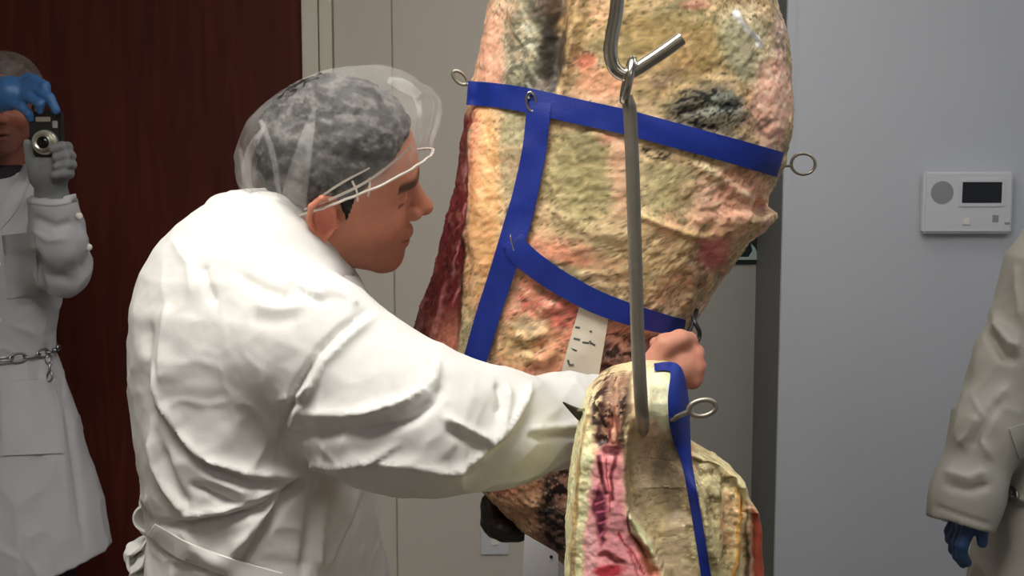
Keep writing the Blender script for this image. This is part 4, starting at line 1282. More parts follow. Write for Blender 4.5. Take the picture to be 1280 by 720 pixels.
# the bare hand, a fist round the strap end, and its wrist
wr0, wr1 = W(735, 520, 1.54), W(806, 488, 1.58)
pc = W(838, 458, 1.600)
kn = [W(857, 430, 1.605), W(867, 443, 1.600), W(870, 459, 1.597), W(866, 475, 1.597)]
def f_hand(p):
    d = chain(p, [(wr0, .033), (wr1, .027)], .02)
    d = smin(d, seg(p, wr1, pc, .026, .030), .02)
    for k_ in kn:
        d = smin(d, seg(p, pc + (k_ - pc) * .1, k_, .020, .0115), .012)
    ch = []
    for i, k_ in enumerate(kn):
        m1 = k_ + np.array([.006, .024, -.002]); m2 = k_ + np.array([-.016, .042, -.004]); m3 = k_ + np.array([-.034, .032, -.004])
        r = [.0105, .0108, .0102, .0092][i]
        ch.append([(k_, r + .001), (m1, r), (m2, r - .001), (m3, r - .002)])
    d = smin(d, fingers(p, ch, .003), .004)
    tb = [(W(820, 452, 1.585), .017), (W(832, 431, 1.580), .0135), (W(850, 424, 1.588), .0115), (W(862, 424, 1.600), .0095)]
    d = smin(d, chain(p, tb, .006), .008)
    return d
Vn, Qn = sdf_mesh(f_hand, np.minimum(wr0, pc) - .08, np.maximum(wr0, pc) + [.09, .09, .09], .0021)
cn = np.tile(lin((222, 158, 132)), (len(Vn), 1))
m = np.zeros(len(Vn))
for k_ in kn:
    m += np.exp(-(np.linalg.norm(Vn - k_, axis=1) / .013) ** 2)
m = np.clip(.6 * m, 0, 1)[:, None]
cn = cn * (1 - m) + lin((214, 124, 106)) * m
mm = np.clip(.5 * fbm(Vn, 60, 3, 2) + .1, 0, 1)[:, None]
cn = cn * (1 - mm) + lin((206, 132, 116)) * mm

def zpx(py, Y=YM): return float(W(640, py, Y)[2])
def xpx(px, Y=YM): return float(W(px, 360, Y)[0])
hipx = xpx(322)
# covered torso, coarse
def f_core(p):
    d = chain(p, [(neck_end, .06), (W(320, 450, YM), .11), (W(322, 620, YM), .11), (np.array([hipx, YM, .95]), .12)], .05)
    for s in (-1, 1):
        d = smin(d, seg(p, (hipx, YM + s * .09, .93), (hipx - .02, YM + s * .11, .10), .07, .04), .03)
    d = smin(d, chain(p, [(W(330, 430, YM), .08), (W(400, 445, 1.43), .06), (W(560, 532, 1.41), .042), (wr0, .034)], .03), .03)
    return d
Vc, Qc = sdf_mesh(f_core, (-.75, 1.2, 0), (.25, 1.95, 1.5), .012)
Vall, Qall = merge([(Vh, Qh), (Vn, Qn), (Vc, Qc)])
colall = np.vstack([Ch, cn, np.tile(lin((206, 148, 118)), (len(Vc), 1))])
body = np_obj('body', Vall, Qall, M_SKIN, None, True, colall)

# coat
rows = []
def row(py, L, R, ry, dy=0.0):
    rows.append((zpx(py), (xpx(L) + xpx(R)) / 2, YM + dy, (xpx(R) - xpx(L)) / 2, ry))
for a in ((720, 184, 476, .19), (690, 186, 470, .185), (655, 192, 464, .18), (600, 184, 458, .185), (540, 176, 450, .19), (480, 171, 444, .195), (420, 171, 440, .20),
          (375, 175, 444, .195), (335, 188, 440, .18), (305, 204, 428, .16), (280, 228, 415, .135), (262, 252, 404, .11), (247, 276, 396, .09), (238, 294, 388, .07)):
    row(*a)
xc = xpx(330)
rows += [(.90, xc, YM, .165, .22), (.70, xc, YM, .19, .245), (.52, xc, YM, .21, .265)]
rows.sort()
arm = [(W(392, 432, 1.43), .086), (W(478, 508, 1.405), .083), (W(545, 530, 1.395), .0745), (W(620, 534, 1.42), .0605), (W(700, 526, 1.495), .050), (W(752, 514, 1.545), .046)]
arm2 = [(W(350, 430, 1.72), .088), (W(322, 560, 1.80), .068), (W(360, 700, 1.80), .055), (W(400, 740, 1.80), .050)]
adir = np.asarray(arm[-1][0]) - np.asarray(arm[-2][0]); adir /= np.linalg.norm(adir)
def f_coat(p):
    d = tower(p, rows, 2.15)
    a = chain(p, arm, .03)
    a = np.maximum(a, (p - arm[-1][0].astype(np.float32)) @ adir.astype(np.float32) - .0)
    d = smin(d, a, .045)
    d = smin(d, chain(p, arm2, .03), .04)
    d = d + .0035 * fbm(p, 9, 3, 5)
    hemin = tower(p, [(r[0], r[1], r[2], r[3] - .012, r[4] - .012) for r in rows], 2.15)
    return np.where(p[:, 2] < .62, np.maximum(d, -np.maximum(hemin, p[:, 2] - .60)), d)
Vt, Qt = sdf_mesh(f_coat, (-.72, 1.24, .50), (.22, 1.94, 1.75), .0035)
Nt = normals(Vt, Qt)
folds = [([(194, 455), (205, 500), (221, 536), (248, 568), (285, 583), (319, 592), (378, 595)], 7, .009), ([(204, 520), (232, 562), (262, 584), (319, 604), (372, 608)], 9, -.008),
         ([(459, 388), (425, 412), (400, 438), (374, 480), (356, 520), (348, 580)], 5, -.006), ([(470, 396), (436, 424), (408, 452), (384, 490), (366, 535)], 7, .006),
         ([(498, 505), (460, 515), (432, 518), (380, 516)], 8, .006), ([(356, 556), (390, 574), (421, 580), (460, 572), (497, 555)], 7, .007), ([(356, 540), (400, 545), (450, 535), (500, 528)], 9, -.005),
         ([(440, 518), (470, 514), (498, 505), (530, 488), (545, 468), (547, 450)], 7, .007), ([(440, 545), (480, 538), (520, 522), (545, 500), (552, 478)], 7, -.006), ([(535, 450), (541, 470), (530, 490)], 5, -.004),
         ([(555, 522), (585, 538), (613, 551)], 6, .007), ([(560, 535), (590, 552), (612, 562)], 8, -.005), ([(613, 551), (626, 535), (633, 510), (635, 486)], 6, .006), ([(620, 480), (628, 500), (622, 520)], 6, -.005),
         ([(440, 569), (490, 574), (529, 582), (564, 588), (600, 566), (635, 535), (655, 505), (664, 480)], 7, .008), ([(570, 602), (600, 590), (640, 552), (664, 520)], 8, -.004),
         ([(662, 546), (700, 544), (728, 542)], 5, -.005), ([(662, 538), (700, 534), (728, 530)], 6, .004),
         ([(378, 598), (362, 616), (345, 638), (320, 675), (297, 709)], 6, -.010), ([(366, 598), (345, 622), (320, 655), (285, 700)], 7, .008), ([(373, 602), (330, 632), (286, 648), (240, 655), (205, 655)], 6, -.009),
         ([(360, 600), (320, 622), (280, 636), (230, 643)], 7, .008), ([(392, 610), (386, 660), (378, 715)], 7, -.006), ([(404, 610), (400, 660), (396, 715)], 9, .006), ([(459, 612), (440, 660), (416, 712)], 4, -.006), ([(448, 612), (428, 660), (404, 712)], 7, .005),
         ([(188, 540), (196, 580), (214, 612), (235, 640)], 7, .006), ([(205, 560), (218, 600), (236, 630)], 6, -.006), ([(250, 590), (300, 612), (330, 612)], 6, .005), ([(240, 605), (290, 628), (320, 626)], 5, -.005),
         ([(254, 330), (258, 352), (268, 380)], 6, -.004), ([(300, 345), (330, 360), (360, 372)], 8, -.005), ([(310, 398), (345, 402), (375, 398)], 11, -.002), ([(320, 382), (350, 388), (385, 382)], 8, .003), ([(360, 352), (385, 364), (400, 372)], 7, .005),
         ([(376, 362), (392, 372), (412, 376)], 6, -.006), ([(400, 358), (430, 372), (446, 384)], 6, .005), ([(350, 500), (380, 492), (395, 480)], 5, .004), ([(346, 512), (372, 506), (388, 498)], 4, -.003),
         ([(210, 380), (204, 430), (206, 480)], 9, .005), ([(188, 400), (184, 470), (190, 530)], 7, -.004), ([(230, 660), (250, 690), (290, 712)], 6, .006), ([(216, 300), (236, 330), (240, 370)], 9, .003)]
Vt = bump_lines(Vt, Nt, [(a, w * .85, h * 1.5) for a, w, h in folds], True)
wv = Vt + .05 * np.stack([fbm(Vt, 7, 2, 91), fbm(Vt, 7, 2, 92), fbm(Vt, 7, 2, 93)], -1)
rg = 1 - np.abs(fbm(wv @ np.array([[.9, 0, .45], [0, .6, 0], [-.2, 0, .5]]), 13, 2, 95)) * 2.6
rg2 = 1 - np.abs(fbm(wv @ np.array([[.8, 0, -.4], [0, .6, 0], [.3, 0, .8]]), 24, 2, 96)) * 2.6
Vt = Vt + Nt * ((.0040 * np.clip(rg, 0, 1) ** 3 + .0020 * np.clip(rg2, 0, 1) ** 3) * np.clip((proj(Vt)[1] - 380) / 200, .25, 1) + .0008 * fbm(Vt, 60, 2, 12))[:, None]
coat = np_obj('coat', Vt, Qt, M_COAT)
BV_C = bvh_of(Vt, Qt)
# collar: a flared band round the neck
def collar(name, c0, ax0, r0, c1, ax1, r1, mat, nseg=64, bulge=.010, thick=.005):
    """c: centre, ax: (long axis, side axis) unit vectors, r: radii; lower ring 0, upper ring 1"""
    V = []; m_ = 9
    prof = [(0, 0), (.25, .35), (.5, .6), (.75, .85), (1, 1), ]
    ts = np.linspace(0, 1, m_)
    G = np.zeros((2 * m_, nseg, 3))
    for k in range(2 * m_):
        t = ts[k] if k < m_ else ts[2 * m_ - 1 - k]
        off = (bulge * math.sin(math.pi * t)) - (0 if k < m_ else thick)
        for j in range(nseg):
            a = 2 * math.pi * j / nseg
            p0 = c0 + ax0[0] * (r0[0] + off) * math.cos(a) + ax0[1] * (r0[1] + off) * math.sin(a)
            p1 = c1 + ax1[0] * (r1[0] + off) * math.cos(a) + ax1[1] * (r1[1] + off) * math.sin(a)
            G[k, j] = p0 * (1 - t) + p1 * t
    G += (.0022 * fbm(G.reshape(-1, 3), 30, 3, 7)).reshape(2 * m_, nseg, 1)
    I = np.arange(2 * m_ * nseg).reshape(2 * m_, nseg)
    J = np.roll(I, -1, 0)
    Q = np.stack([I, np.roll(I, -1, 1), np.roll(J, -1, 1), J], -1).reshape(-1, 4)
    return obj_faces(name, G.reshape(-1, 3), Q, mat)
u_ = lambda v: np.asarray(v, float) / np.linalg.norm(v)
b0, f0 = W(264, 262, YM), W(462, 398, YM - .02)
b1_, f1 = W(300, 240, YM), W(446, 348, YM - .01)
sidev = np.array([0, 1.0, 0])
cl = collar('collar', (b0 + f0) / 2, (u_(f0 - b0), sidev), (np.linalg.norm(f0 - b0) / 2 + .008, .126), (b1_ + f1) / 2, (u_(f1 - b1_), sidev), (np.linalg.norm(f1 - b1_) / 2, .078), M_COAT)
# tied belt at the back
bx_ = []
bl_, _g = ribbon('belt', [(188, 662, 16), (205, 674, 20), (228, 688, 22), (258, 700, 22), (300, 714, 22), (350, 728, 22)], M_COAT, [BV_C], 50, 5, lift=.006, thick=.004, fall=1.56)
bx_.append(bl_)
def loop_band(name, pts, width, mat):
    """a strip of cloth bent along a path, wide along Y"""
    C = spline(pts, 40); n, m_ = len(C), 5
    G = np.zeros((n, m_, 3))
    T = np.gradient(C, axis=0); T /= np.linalg.norm(T, axis=1, keepdims=True)
    for i in range(n):
        nn = np.cross(T[i], [0, 1, 0]); nn /= np.linalg.norm(nn) + 1e-9
        for j in range(m_):
            w = j / (m_ - 1) - .5
            G[i, j] = C[i] + np.array([0, width * w, 0]) + nn * .006 * math.cos(w * 6 + i * .25)
    Nn = normals(G.reshape(-1, 3), np.stack([np.arange(n * m_).reshape(n, m_)[:-1, :-1], np.arange(n * m_).reshape(n, m_)[1:, :-1], np.arange(n * m_).reshape(n, m_)[1:, 1:], np.arange(n * m_).reshape(n, m_)[:-1, 1:]], -1).reshape(-1, 4))
    H = G.reshape(-1, 3) + Nn * .0035
    I = np.arange(n * m_).reshape(n, m_); J = I + n * m_
    Q = [np.stack([I[:-1, :-1], I[1:, :-1], I[1:, 1:], I[:-1, 1:]], -1).reshape(-1, 4), np.stack([J[:-1, :-1], J[:-1, 1:], J[1:, 1:], J[1:, :-1]], -1).reshape(-1, 4)]
    for a, b in ((I[:, 0], J[:, 0]), (I[:, -1], J[:, -1]), (I[0], J[0]), (I[-1], J[-1])):
        Q.append(np.stack([a[:-1], a[1:], b[1:], b[:-1]], -1))
    return obj_faces(name, np.vstack([G.reshape(-1, 3), H]), np.vstack(Q), mat)
YT = 1.53
bx_.append(loop_band('belt_bow', [W(196, 668, YT), W(182, 676, YT), W(166, 682, YT), W(162, 690, YT), W(170, 706, YT), W(190, 708, YT), W(202, 690, YT), W(198, 672, YT)], .035, M_COAT))
bx_.append(loop_band('belt_bow', [W(196, 668, YT), W(184, 656, YT), W(178, 642, YT), W(182, 628, YT), W(190, 622, YT), W(196, 640, YT), W(198, 664, YT)], .03, M_COAT))
bx_.append(loop_band('belt_tail', [W(196, 672, YT - .01), W(176, 700, YT - .01), W(168, 725, YT), W(172, 760, YT)], .035, M_COAT))
bx_.append(loop_band('belt_tail', [W(198, 672, YT - .02), W(204, 700, YT - .02), W(200, 735, YT - .02), W(206, 770, YT - .02)], .03, M_COAT))
hair = make_hair(OM, RH, None)
rn = math.radians(10); tilt = math.radians(22)
nn_ = np.array([-math.sin(tilt) * math.cos(rn), -math.sin(rn), math.cos(tilt) * math.cos(rn)])
net, Vnet, Qnet = make_net(W(434, 203, 1.570), nn_, np.array([math.cos(tilt), 0, math.sin(tilt)]), (.137, .108), (.102, .092), .110, None, 3)
BV_N = bvh_of(Vnet, Qnet)
for pts in ([(394, 132, 4), (384, 170, 16), (374, 215, 26), (364, 262, 34)], [(380, 262, 2.4), (420, 246, 3.4), (460, 226, 3.4), (498, 198, 3), (514, 182, 2)], [(392, 252, 2), (425, 230, 3), (462, 210, 2)], [(485, 100, 8), (505, 107, 16), (524, 120, 10)], [(516, 118, 3), (526, 150, 5), (522, 196, 4)], [(326, 150, 4), (340, 190, 7), (350, 250, 5)], [(330, 160, 6), (312, 190, 10), (308, 225, 12), (320, 250, 8)],
            [(440, 226, 2.5), (446, 240, 2.5), (447, 252, 2.5)], [(462, 222, 2.5), (462, 234, 2.5), (460, 246, 2.5)], [(525, 125, 4), (524, 150, 7), (520, 180, 6), (512, 200, 4)],
            [(300, 185, 4), (306, 220, 6), (318, 250, 5)]):
    o, _ = ribbon('net_pleat', pts, M_NETBAND if max(q_[2] for q_ in pts) < 4.5 else M_NET, [BV_N], 24, 5, lift=.002, thick=.0025, fall=1.5, parent=None)
    o.parent = net
lg = legs_parts(man, [np.array([hipx, YM - .1, .92]), np.array([hipx, YM + .1, .92])], [np.array([hipx - .03, YM - .12, 0]), np.array([hipx + .04, YM + .12, 0])], (1, 0, 0), .95)
hl = np.array([xpx(415), 1.80, 0]); hl = W(404, 745, 1.80)
V, Q = sdf_mesh(lambda p: smin(ell(p, hl + [0.005, 0, -.04], (.022, .035, .045)), fingers(p, [[(hl + [.004, dy, -.07], .010), (hl + [.01, dy, -.11], .009), (hl + [0, dy * .9, -.14], .008)] for dy in (-.028, -.010, .009, .027)] + [[(hl + [.012, -.02, -.03], .012), (hl + [.035, -.03, -.07], .010), (hl + [.035, -.02, -.10], .008)]], .004), .008), hl - .18, hl + .12, .004)
hand2 = np_obj('hand', V, Q, M_SKIN, None, True, np.tile(lin((206, 148, 118)), (len(V), 1)))
adopt(man, body, coat, cl, hair, net, hand2, *bx_, *lg, *eyes(OM, RH, None, .013))

# ============================================================ person with a camera on the left
YP = 3.30
sL = lambda py, Y=YP: float(W(640, py, Y)[2])
xL = lambda px, Y=YP: float(W(px, 360, Y)[0])
cxL = xL(4)
pl = empty('person', (cxL, YP, 0.0))
tag(pl, 'person at the left edge in white coat and chain belt, photographing with a small camera', 'person')
def shp(v): return v * YP / FPX
rowsL = [(sL(py), cxL + shp(dx), YP, shp(hw), ry) for py, hw, ry, dx in
         ((722, 126, .20, 0), (690, 122, .195, 0), (640, 113, .185, 0), (580, 98, .17, 0), (520, 83, .155, 0), (470, 68, .135, 0), (440, 57, .125, 0), (415, 60, .128, 0), (380, 68, .135, 0), (330, 78, .14, 0), (290, 84, .135, 0), (262, 82, .125, 0), (240, 68, .11, 0), (222, 46, .09, 0), (208, 30, .07, 0))]
hemL = sL(716)
rowsL = sorted(rowsL)
armL = [(W(72, 285, 3.28), .068), (W(77, 335, 3.14), .066), (W(72, 300, 3.06), .060), (W(66, 252, 3.02), .055)]
armL2 = [(W(-72, 285, 3.28), .068), (W(-110, 350, 3.12), .062), (W(-60, 230, 3.02), .055), (W(-30, 150, 2.99), .045)]
cutL = W(66, 248, 3.02)[2]
def f_coatL(p):
    d = tower(p, rowsL, 2.1)
    a = chain(p, armL, .025)
    a = np.maximum(a, np.where(p[:, 1] < 3.12, p[:, 2] - cutL, -1))
    d = smin(d, a, .03)
    d = smin(d, chain(p, armL2, .03), .03)
    d = d + .005 * fbm(p, 9, 3, 15)
    # slanting hem
    hz = hemL + .07 * np.clip((p[:, 0] - cxL) / .25, -.3, 1)
    inn = tower(p, [(r[0], r[1], r[2], r[3] - .012, r[4] - .012) for r in rowsL], 2.1)
    d = np.maximum(d, hz - p[:, 2])
    return np.where(p[:, 2] < hemL + .16, np.maximum(d, -np.maximum(inn, p[:, 2] - hemL - .15)), d)
Vt, Qt = sdf_mesh(f_coatL, (cxL - .42, 2.85, .35), (cxL + .42, 3.62, 1.85), .0062)
Nt = normals(Vt, Qt)
fL = [([(20, 385), (45, 380), (66, 395)], 7, -.007), ([(10, 405), (40, 415), (60, 432)], 6, .008), ([(70, 450), (84, 520), (96, 600), (106, 680)], 5, -.009), ([(62, 452), (76, 540), (88, 690)], 7, .007), ([(46, 455), (52, 560), (56, 690)], 7, -.006),
      ([(20, 600), (22, 690)], 8, .006), ([(40, 285), (60, 300), (85, 298)], 5, .007), ([(42, 272), (70, 284), (92, 278)], 5, -.006), ([(40, 318), (62, 345), (90, 350)], 6, -.006), ([(96, 260), (104, 300), (102, 340)], 5, -.006), ([(34, 230), (18, 250), (4, 272)], 6, .007), ([(44, 310), (50, 350), (58, 372)], 4, -.010), ([(0, 480), (40, 500), (60, 510)], 6, .005)]
Vt = crease(bump_lines(Vt, Nt, fL, True), Nt, .0045)
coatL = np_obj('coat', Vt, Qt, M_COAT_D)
BV_L = bvh_of(Vt, Qt)
kids = [coatL]
o, _ = ribbon('pocket', [(22, 292, 40), (26, 330, 40), (29, 372, 40)], M_COAT_D, [BV_L], 20, 7, lift=.004, thick=.004, fall=3.15); kids.append(o)
o, _ = ribbon('pocket', [(38, 475, 74), (40, 520, 76), (42, 568, 78)], M_COAT_D, [BV_L], 20, 9, lift=.005, thick=.005, fall=3.15); kids.append(o)
o, _ = ribbon('lapel', [(34, 206, 8), (24, 235, 18), (10, 262, 18), (-6, 288, 8)], M_COAT_D, [BV_L], 24, 6, lift=.006, thick=.006, fall=3.2); kids.append(o)
o, _ = ribbon('lapel', [(-26, 206, 8), (-24, 235, 18), (-16, 262, 18), (-8, 288, 8)], M_COAT_D, [BV_L], 24, 6, lift=.006, thick=.006, fall=3.2); kids.append(o)
o, _ = ribbon('cuff', [(38, 249, 10), (66, 252, 10), (95, 247, 10)], M_COAT_D, [BV_L], 24, 4, lift=.004, thick=.004, fall=3.0); kids.append(o)
for (bxp, byp, yy) in ((111, 309, 3.08), (99, 270, 3.02), (-3, 330, 3.15), (-3, 400, 3.15)):
    c = W(bxp, byp, yy)
    if bxp < 0:
        hh, _ = cast([BV_L], bxp, byp); c = hh if hh is not None else c
    V, Q = sdf_mesh(lambda p: ell(p, c, (.009, .005, .009)), c - .015, c + .015, .0025)
    kids.append(np_obj('button', V, Q, M_BUTTON))
# head
OL = W(6, 138, YP - .03)
RL = rot_xyz((.22, -1, -.08), (0, 0, 1))
V, Q, C = make_head(OL, RL, np.array([cxL, YP, sL(218)]), .058, .0034, (150, 92, 78))
def f_coreL(p):
    d = chain(p, [(np.array([cxL, YP, sL(215)]), .055), (np.array([cxL, YP, 1.3]), .09), (np.array([cxL, YP, .95]), .09)], .05)
    for s in (-1, 1):
        d = smin(d, seg(p, (cxL + s * .08, YP, .93), (cxL + s * .09, YP, .1), .06, .04), .03)
    return d
Vc, Qc = sdf_mesh(f_coreL, (cxL - .3, YP - .3, 0), (cxL + .3, YP + .3, 1.65), .014)
Va, Qa = merge([(V, Q), (Vc, Qc)])
kids.append(np_obj('body', Va, Qa, M_SKIN, None, True, np.vstack([C, np.tile(lin((150, 92, 78)), (len(Vc), 1))])))
kids.append(make_hair(OL, RL, None, ((60, 38, 28), (110, 76, 56)), .6))
net2, _, _ = make_net(OL + RL @ np.array([.0, 0, .045]), RL @ np.array([-.28, 0, 1]), RL @ np.array([1, 0, .28]), (.122, .100), (.103, .084), .100, None, 8)
kids.append(net2)
kids += eyes(OL, RL, None)
# dark shirt collar
cc = np.array([cxL, YP - .01, sL(216)])
kids.append(collar('shirt_collar', cc - [0, .0, .045], (np.array([1., 0, 0]), np.array([0, 1., 0])), (.085, .08), cc + [0, 0, .02], (np.array([1., 0, 0]), np.array([0, 1., 0])), (.064, .066), M_SHIRT, 40))
# grey gloved hand round the camera
wl = W(65, 250, 3.02); pm = W(62, 213, 2.985)
def f_gl(p):
    d = chain(p, [(wl - [0, 0, .03], .036), (wl, .036), (pm, .038)], .02)
    d = smin(d, ell(p, pm, (.046, .026, .042)), .02)
    ch = []
    for i, (kx, ky) in enumerate(((84, 184), (88, 195), (89, 206), (86, 217))):
        a_ = W(kx, ky, 2.975); b_ = W(kx - 6, ky - 1, 2.945); c_ = W(kx - 18, ky + 2, 2.940)
        ch.append([(W(70, 210, 2.985), .016), (a_, .0125), (b_, .0115), (c_, .010)])
    d = smin(d, fingers(p, ch, .004), .006)
    d = smin(d, chain(p, [(W(46, 222, 2.98), .019), (W(36, 200, 2.96), .014), (W(34, 180, 2.95), .0115)], .006), .01)
    return d
V, Q = sdf_mesh(f_gl, W(20, 285, 2.88), W(112, 160, 3.10) + [0, 0, 0], .0035)
g1 = np_obj('glove', V, Q, M_GLOVEG); tag(g1, 'grey knitted glove'); kids.append(g1)
# blue gloved hand over the top
wb_ = W(-28, 130, 2.99)
def f_gb(p):
    pb = W(12, 116, 2.975)
    d = chain(p, [(wb_, .036), (pb, .036)], .02)
    d = smin(d, ell(p, pb, (.05, .028, .032)), .02)
    ch = [[(W(26, 108, 2.97), .015), (W(42, 100, 2.96), .0135), (W(56, 108, 2.945), .0125), (W(58, 126, 2.94), .0105)],
          [(W(26, 114, 2.965), .015), (W(46, 110, 2.95), .0125), (W(62, 122, 2.935), .0115), (W(70, 138, 2.935), .010)],
          [(W(22, 122, 2.965), .015), (W(38, 122, 2.945), .012), (W(50, 130, 2.93), .011), (W(50, 138, 2.935), .009)],
          [(W(16, 128, 2.965), .014), (W(28, 134, 2.95), .011), (W(36, 142, 2.945), .010), (W(38, 148, 2.95), .009)],
          [(W(18, 108, 2.985), .015), (W(36, 98, 2.99), .0125), (W(52, 104, 2.985), .011)]]
    return smin(d, fingers(p, ch, .003), .006)
V, Q = sdf_mesh(f_gb, W(-60, 175, 2.89), W(95, 75, 3.06), .0035)
g2 = np_obj('glove', V, Q, M_GLOVEB); tag(g2, 'blue rubber glove'); kids.append(g2)
# chain belt
belt = empty('chain_belt'); tag(belt, 'steel chain belt')
zb = sL(440); rb_i = [r for r in rowsL]
bxr, byr = shp(57) + .008, .125 + .010
pth = [(cxL + bxr * math.cos(a), YP + byr * math.sin(a), zb + .006 * math.cos(a)) for a in np.linspace(0, 2 * math.pi, 80)]
lk = chain_links(pth, None, .0034, .044, .022)
tail = [W(60, 446, 3.20), W(62, 458, 3.185), W(62, 476, 3.18)]
lk += chain_links(np.array(tail), None, .0028, .026, .014)
for l_ in lk: l_.parent = belt
adopt(pl, *kids)
belt.parent = pl; belt.matrix_parent_inverse = Matrix.Translation(-Vector(pl.location))
hpL = [np.array([cxL - .08, YP, .82]), np.array([cxL + .08, YP, .82])]
adopt(pl, *legs_parts(pl, hpL, [np.array([cxL - .1, YP, 0]), np.array([cxL + .1, YP, 0])], (0, -1, 0), .84))

# the compact camera, held upright
YC = 2.955
cm = empty('compact_camera', tuple(W(56, 195, YC)))
tag(cm, 'small black and silver digital camera held in gloved hands', 'camera')
a, b = W(37, 196, YC), W(75, 139, YC)
ck = [box('camera_body', (a[0], YC, a[2]), (b[0], YC + .028, b[2]), M_CAMBODY, bevel=.004)]
lc = W(57, 178, YC)
def cyl(name, c, r0, r1, y0, y1, mat, n=36):
    pr = [(y0, r0 * .86), (y0, r0), (y1 + .001, r1), (y1, r1 * .93), (y1 + .002, r1 * .80), (y1 + .004, 0.0005)]
    V, Qf = [], []
    for (y, r) in pr:
        for k in range(n):
            V.append((c[0] + r * math.cos(2 * math.pi * k / n), y, c[2] + r * math.sin(2 * math.pi * k / n)))
    for i in range(len(pr) - 1):
        for k in range(n):
            Qf.append([i * n + k, i * n + (k + 1) % n, (i + 1) * n + (k + 1) % n, (i + 1) * n + k])
    return obj_faces(name, V, Qf, mat)
l1 = cyl('lens_barrel', lc, .0295, .028, YC + .001, YC - .012, M_CAMSILV)
l2 = cyl('lens_barrel', lc, .021, .019, YC - .010, YC - .026, M_CAMSILV)
V, Q = sdf_mesh(lambda p: ell(p, np.array([lc[0] + .002, YC - .024, lc[2]]), (.014, .006, .014)), (lc[0] - .03, YC - .04, lc[2] - .03), (lc[0] + .03, YC, lc[2] + .03), .002)
l3 = np_obj('lens', V, Q, M_GLASSD)
a, b = W(45, 152, YC), W(63, 146, YC)
l4 = box('flash', (a[0], YC - .003, a[2]), (b[0], YC + .002, b[2]), M_CAMSILV, bevel=.001)
a, b = W(66, 160, YC), W(72, 151, YC)
l5 = box('viewfinder', (a[0], YC - .003, a[2]), (b[0], YC + .002, b[2]), M_GRILLE, bevel=.001)
adopt(cm, *ck, l1, l2, l3, l4, l5)

# ============================================================ person at the right edge
YQ = 2.22
sR = lambda py, Y=YQ: float(W(640, py, Y)[2])
xR = lambda px, Y=YQ: float(W(px, 360, Y)[0])
cxR = xR(1398)
pr_ = empty('person', (cxR, YQ, 0.0))
tag(pr_, 'person cropped by the right edge in a cream coat with hanging gloved arm', 'person')
sc = YQ / FPX
rowsR = sorted([(sR(py), cxR, YQ, hw * sc, ry) for py, hw, ry in ((1010, 190, .22), (900, 182, .21), (800, 172, .20), (720, 163, .185), (660, 155, .172), (612, 148, .165), (560, 146, .165), (500, 146, .165), (430, 148, .165), (370, 146, .16), (320, 136, .145), (290, 112, .125), (268, 75, .10), (252, 50, .08))])
armR = [(W(1312, 362, 2.22), .072), (W(1268, 450, 2.20), .062), (W(1236, 540, 2.16), .059), (W(1208, 620, 2.13), .056), (W(1200, 656, 2.12), .056)]
armR2 = [(W(1516, 362, 2.22), .074), (W(1548, 480, 2.20), .066), (W(1560, 625, 2.15), .058), (W(1560, 670, 2.14), .055)]
hemR = .50
def f_coatR(p):
    d = tower(p, rowsR, 2.2)
    for ar in (armR, armR2):
        a = chain(p, ar, .03)
        ax = ar[-1][0] - ar[-2][0]; ax = ax / np.linalg.norm(ax)
        q = (p - ar[-1][0].astype(np.float32)) @ ax.astype(np.float32)
        inn = seg(p, ar[-1][0] - ax * .14, ar[-1][0] + ax * .05, .050, .050)
        a = np.maximum(np.maximum(a, q), -np.maximum(inn, -.02 - q))
        d = smin(d, a, .018)
    d = d + .004 * fbm(p, 9, 3, 25)
    inn = tower(p, [(r[0], r[1], r[2], r[3] - .012, r[4] - .012) for r in rowsR], 2.2)
    d = np.maximum(d, hemR - p[:, 2])
    return np.where(p[:, 2] < hemR + .12, np.maximum(d, -np.maximum(inn, p[:, 2] - hemR - .1)), d)
Vt, Qt = sdf_mesh(f_coatR, (cxR - .50, 1.85, .45), (cxR + .50, 2.55, 1.62), .0048)
Nt = normals(Vt, Qt)
fR = [([(1240, 400), (1262, 430), (1275, 434)], 8, .009), ([(1232, 412), (1256, 446), (1272, 450)], 7, -.009), ([(1222, 520), (1212, 545), (1198, 556)], 8, .008), ([(1262, 480), (1240, 510), (1226, 550), (1240, 575)], 9, .008), ([(1250, 500), (1232, 530), (1216, 560)], 7, -.008), ([(1180, 590), (1210, 598), (1232, 590)], 8, .006), ([(1185, 606), (1215, 612), (1235, 606)], 6, -.006), ([(1222, 430), (1206, 490), (1192, 550)], 10, .005), ([(1255, 360), (1244, 392)], 7, -.006),
      ([(1170, 632), (1200, 644), (1238, 656)], 2.5, -.003), ([(1270, 330), (1278, 400)], 8, .006)]
Vt = crease(bump_lines(Vt, Nt, [(a, w * .9, h * 1.5) for a, w, h in fR], True), Nt, .0045)
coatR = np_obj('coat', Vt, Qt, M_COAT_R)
BV_R = bvh_of(Vt, Qt)
kids = [coatR]
o, _ = ribbon('coat_flap', [(1268, 555, 40), (1290, 548, 40), (1310, 545, 40)], M_COAT_R, [BV_R], 14, 6, lift=.004, thick=.004, fall=2.05); kids.append(o)
OR_ = W(1392, 160, YQ - .02)
RR = rot_xyz((-.35, -1, -.05), (0, 0, 1))
V, Q, C = make_head(OR_, RR, np.array([cxR, YQ, sR(262)]), .060, .0034)
def f_coreR(p):
    d = chain(p, [(np.array([cxR, YQ, sR(262)]), .055), (np.array([cxR, YQ, 1.25]), .10), (np.array([cxR, YQ, .95]), .10)], .05)
    for s in (-1, 1):
        d = smin(d, seg(p, (cxR + s * .09, YQ, .93), (cxR + s * .1, YQ, .1), .06, .04), .03)
    return d
Vc, Qc = sdf_mesh(f_coreR, (cxR - .3, YQ - .3, 0), (cxR + .3, YQ + .3, 1.6), .014)
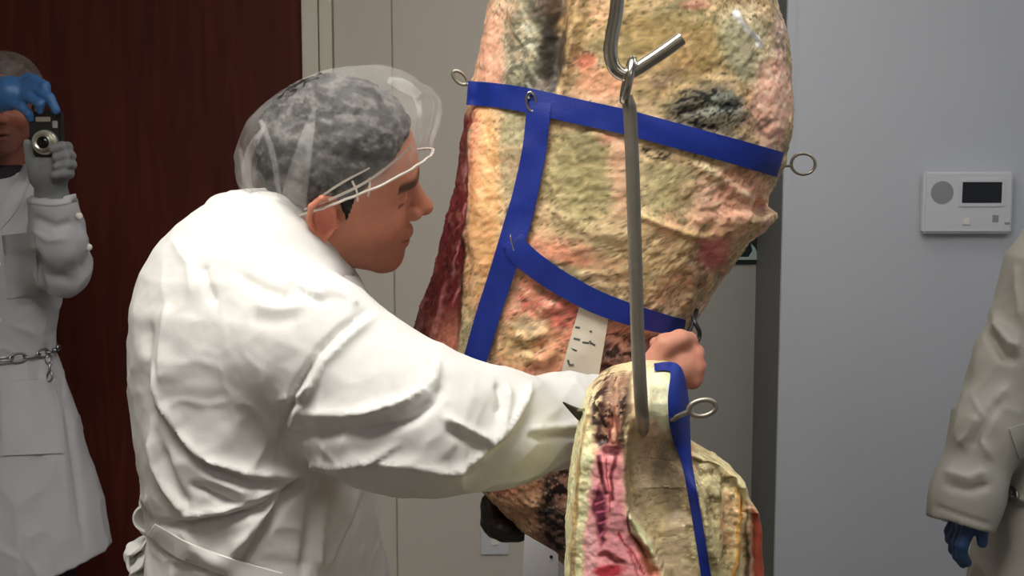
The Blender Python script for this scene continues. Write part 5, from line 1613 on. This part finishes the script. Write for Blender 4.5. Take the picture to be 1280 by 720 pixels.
Va, Qa = merge([(V, Q), (Vc, Qc)])
kids.append(np_obj('body', Va, Qa, M_SKIN, None, True, np.vstack([C, np.tile(lin((206, 148, 118)), (len(Vc), 1))])))
kids.append(make_hair(OR_, RR, None, ((50, 36, 28), (90, 70, 56)), .6))
net3, _, _ = make_net(OR_ + RR @ np.array([.0, 0, .045]), RR @ np.array([-.28, 0, 1]), RR @ np.array([1, 0, .28]), (.122, .100), (.103, .084), .105, None, 18)
kids.append(net3); kids += eyes(OR_, RR, None)
cc = np.array([cxR, YQ - .01, sR(258)])
kids.append(collar('collar', cc - [0, 0, .05], (np.array([1., 0, 0]), np.array([0, 1., 0])), (.10, .09), cc + [0, 0, .02], (np.array([1., 0, 0]), np.array([0, 1., 0])), (.07, .07), M_COAT_R, 40))
# gloves: fingers hang and curl a little backwards
def glove_hang(w0, s, ax):
    def g(p):
        c = w0 + np.array([0, .0, -.030])
        d = smin(chain(p, [(w0 - ax * .05, .028), (w0, .030)], .01), ell(p, c, (.020, .040, .042)), .02)
        ch = []
        for i, dy in enumerate((-.030, -.010, .010, .028)):
            L = (.060, .068, .063, .048)[i]
            k0 = c + [0, dy, -.030]; k1 = k0 + [s * -.012, -.002, -L * .5]; k2 = k1 + [s * .004, .008, -L * .35]; k3 = k2 + [s * .012, .008, -L * .25]
            ch.append([(k0, .0118), (k1, .0105), (k2, .0095), (k3, .008)])
        ch.append([(c + [s * .008, -.024, .0], .013), (c + [s * .018, -.036, -.026], .012), (c + [s * .020, -.038, -.054], .009)])
        return smin(d, fingers(p, ch, .003), .006)
    return g
for ar, s in ((armR, 1), (armR2, -1)):
    ax = ar[-1][0] - ar[-2][0]; ax = ax / np.linalg.norm(ax)
    w0 = ar[-1][0] - ax * .064 + np.array([-.006 * s, 0, 0])
    V, Q = sdf_mesh(glove_hang(w0, s, ax), w0 - [.1, .1, .19], w0 + [.1, .1, .08], .0032)
    g = np_obj('glove', V, Q, M_GLOVEN); tag(g, 'dark blue rubber glove'); kids.append(g)
belt = empty('chain_belt'); tag(belt, 'steel chain belt')
zb = sR(606)
pth = [(cxR + (148 * sc + .008) * math.cos(a), YQ + .173 * math.sin(a), zb - .012 * abs(math.sin(a)) + .006) for a in np.linspace(0, 2 * math.pi, 80)]
for l_ in chain_links(pth, None, .0034, .040, .022): l_.parent = belt
adopt(pr_, *kids)
belt.parent = pr_; belt.matrix_parent_inverse = Matrix.Translation(-Vector(pr_.location))
hpR = [np.array([cxR - .09, YQ, .82]), np.array([cxR + .09, YQ, .82])]
adopt(pr_, *legs_parts(pr_, hpR, [np.array([cxR - .1, YQ, 0]), np.array([cxR + .1, YQ, 0])], (0, -1, 0), .84))
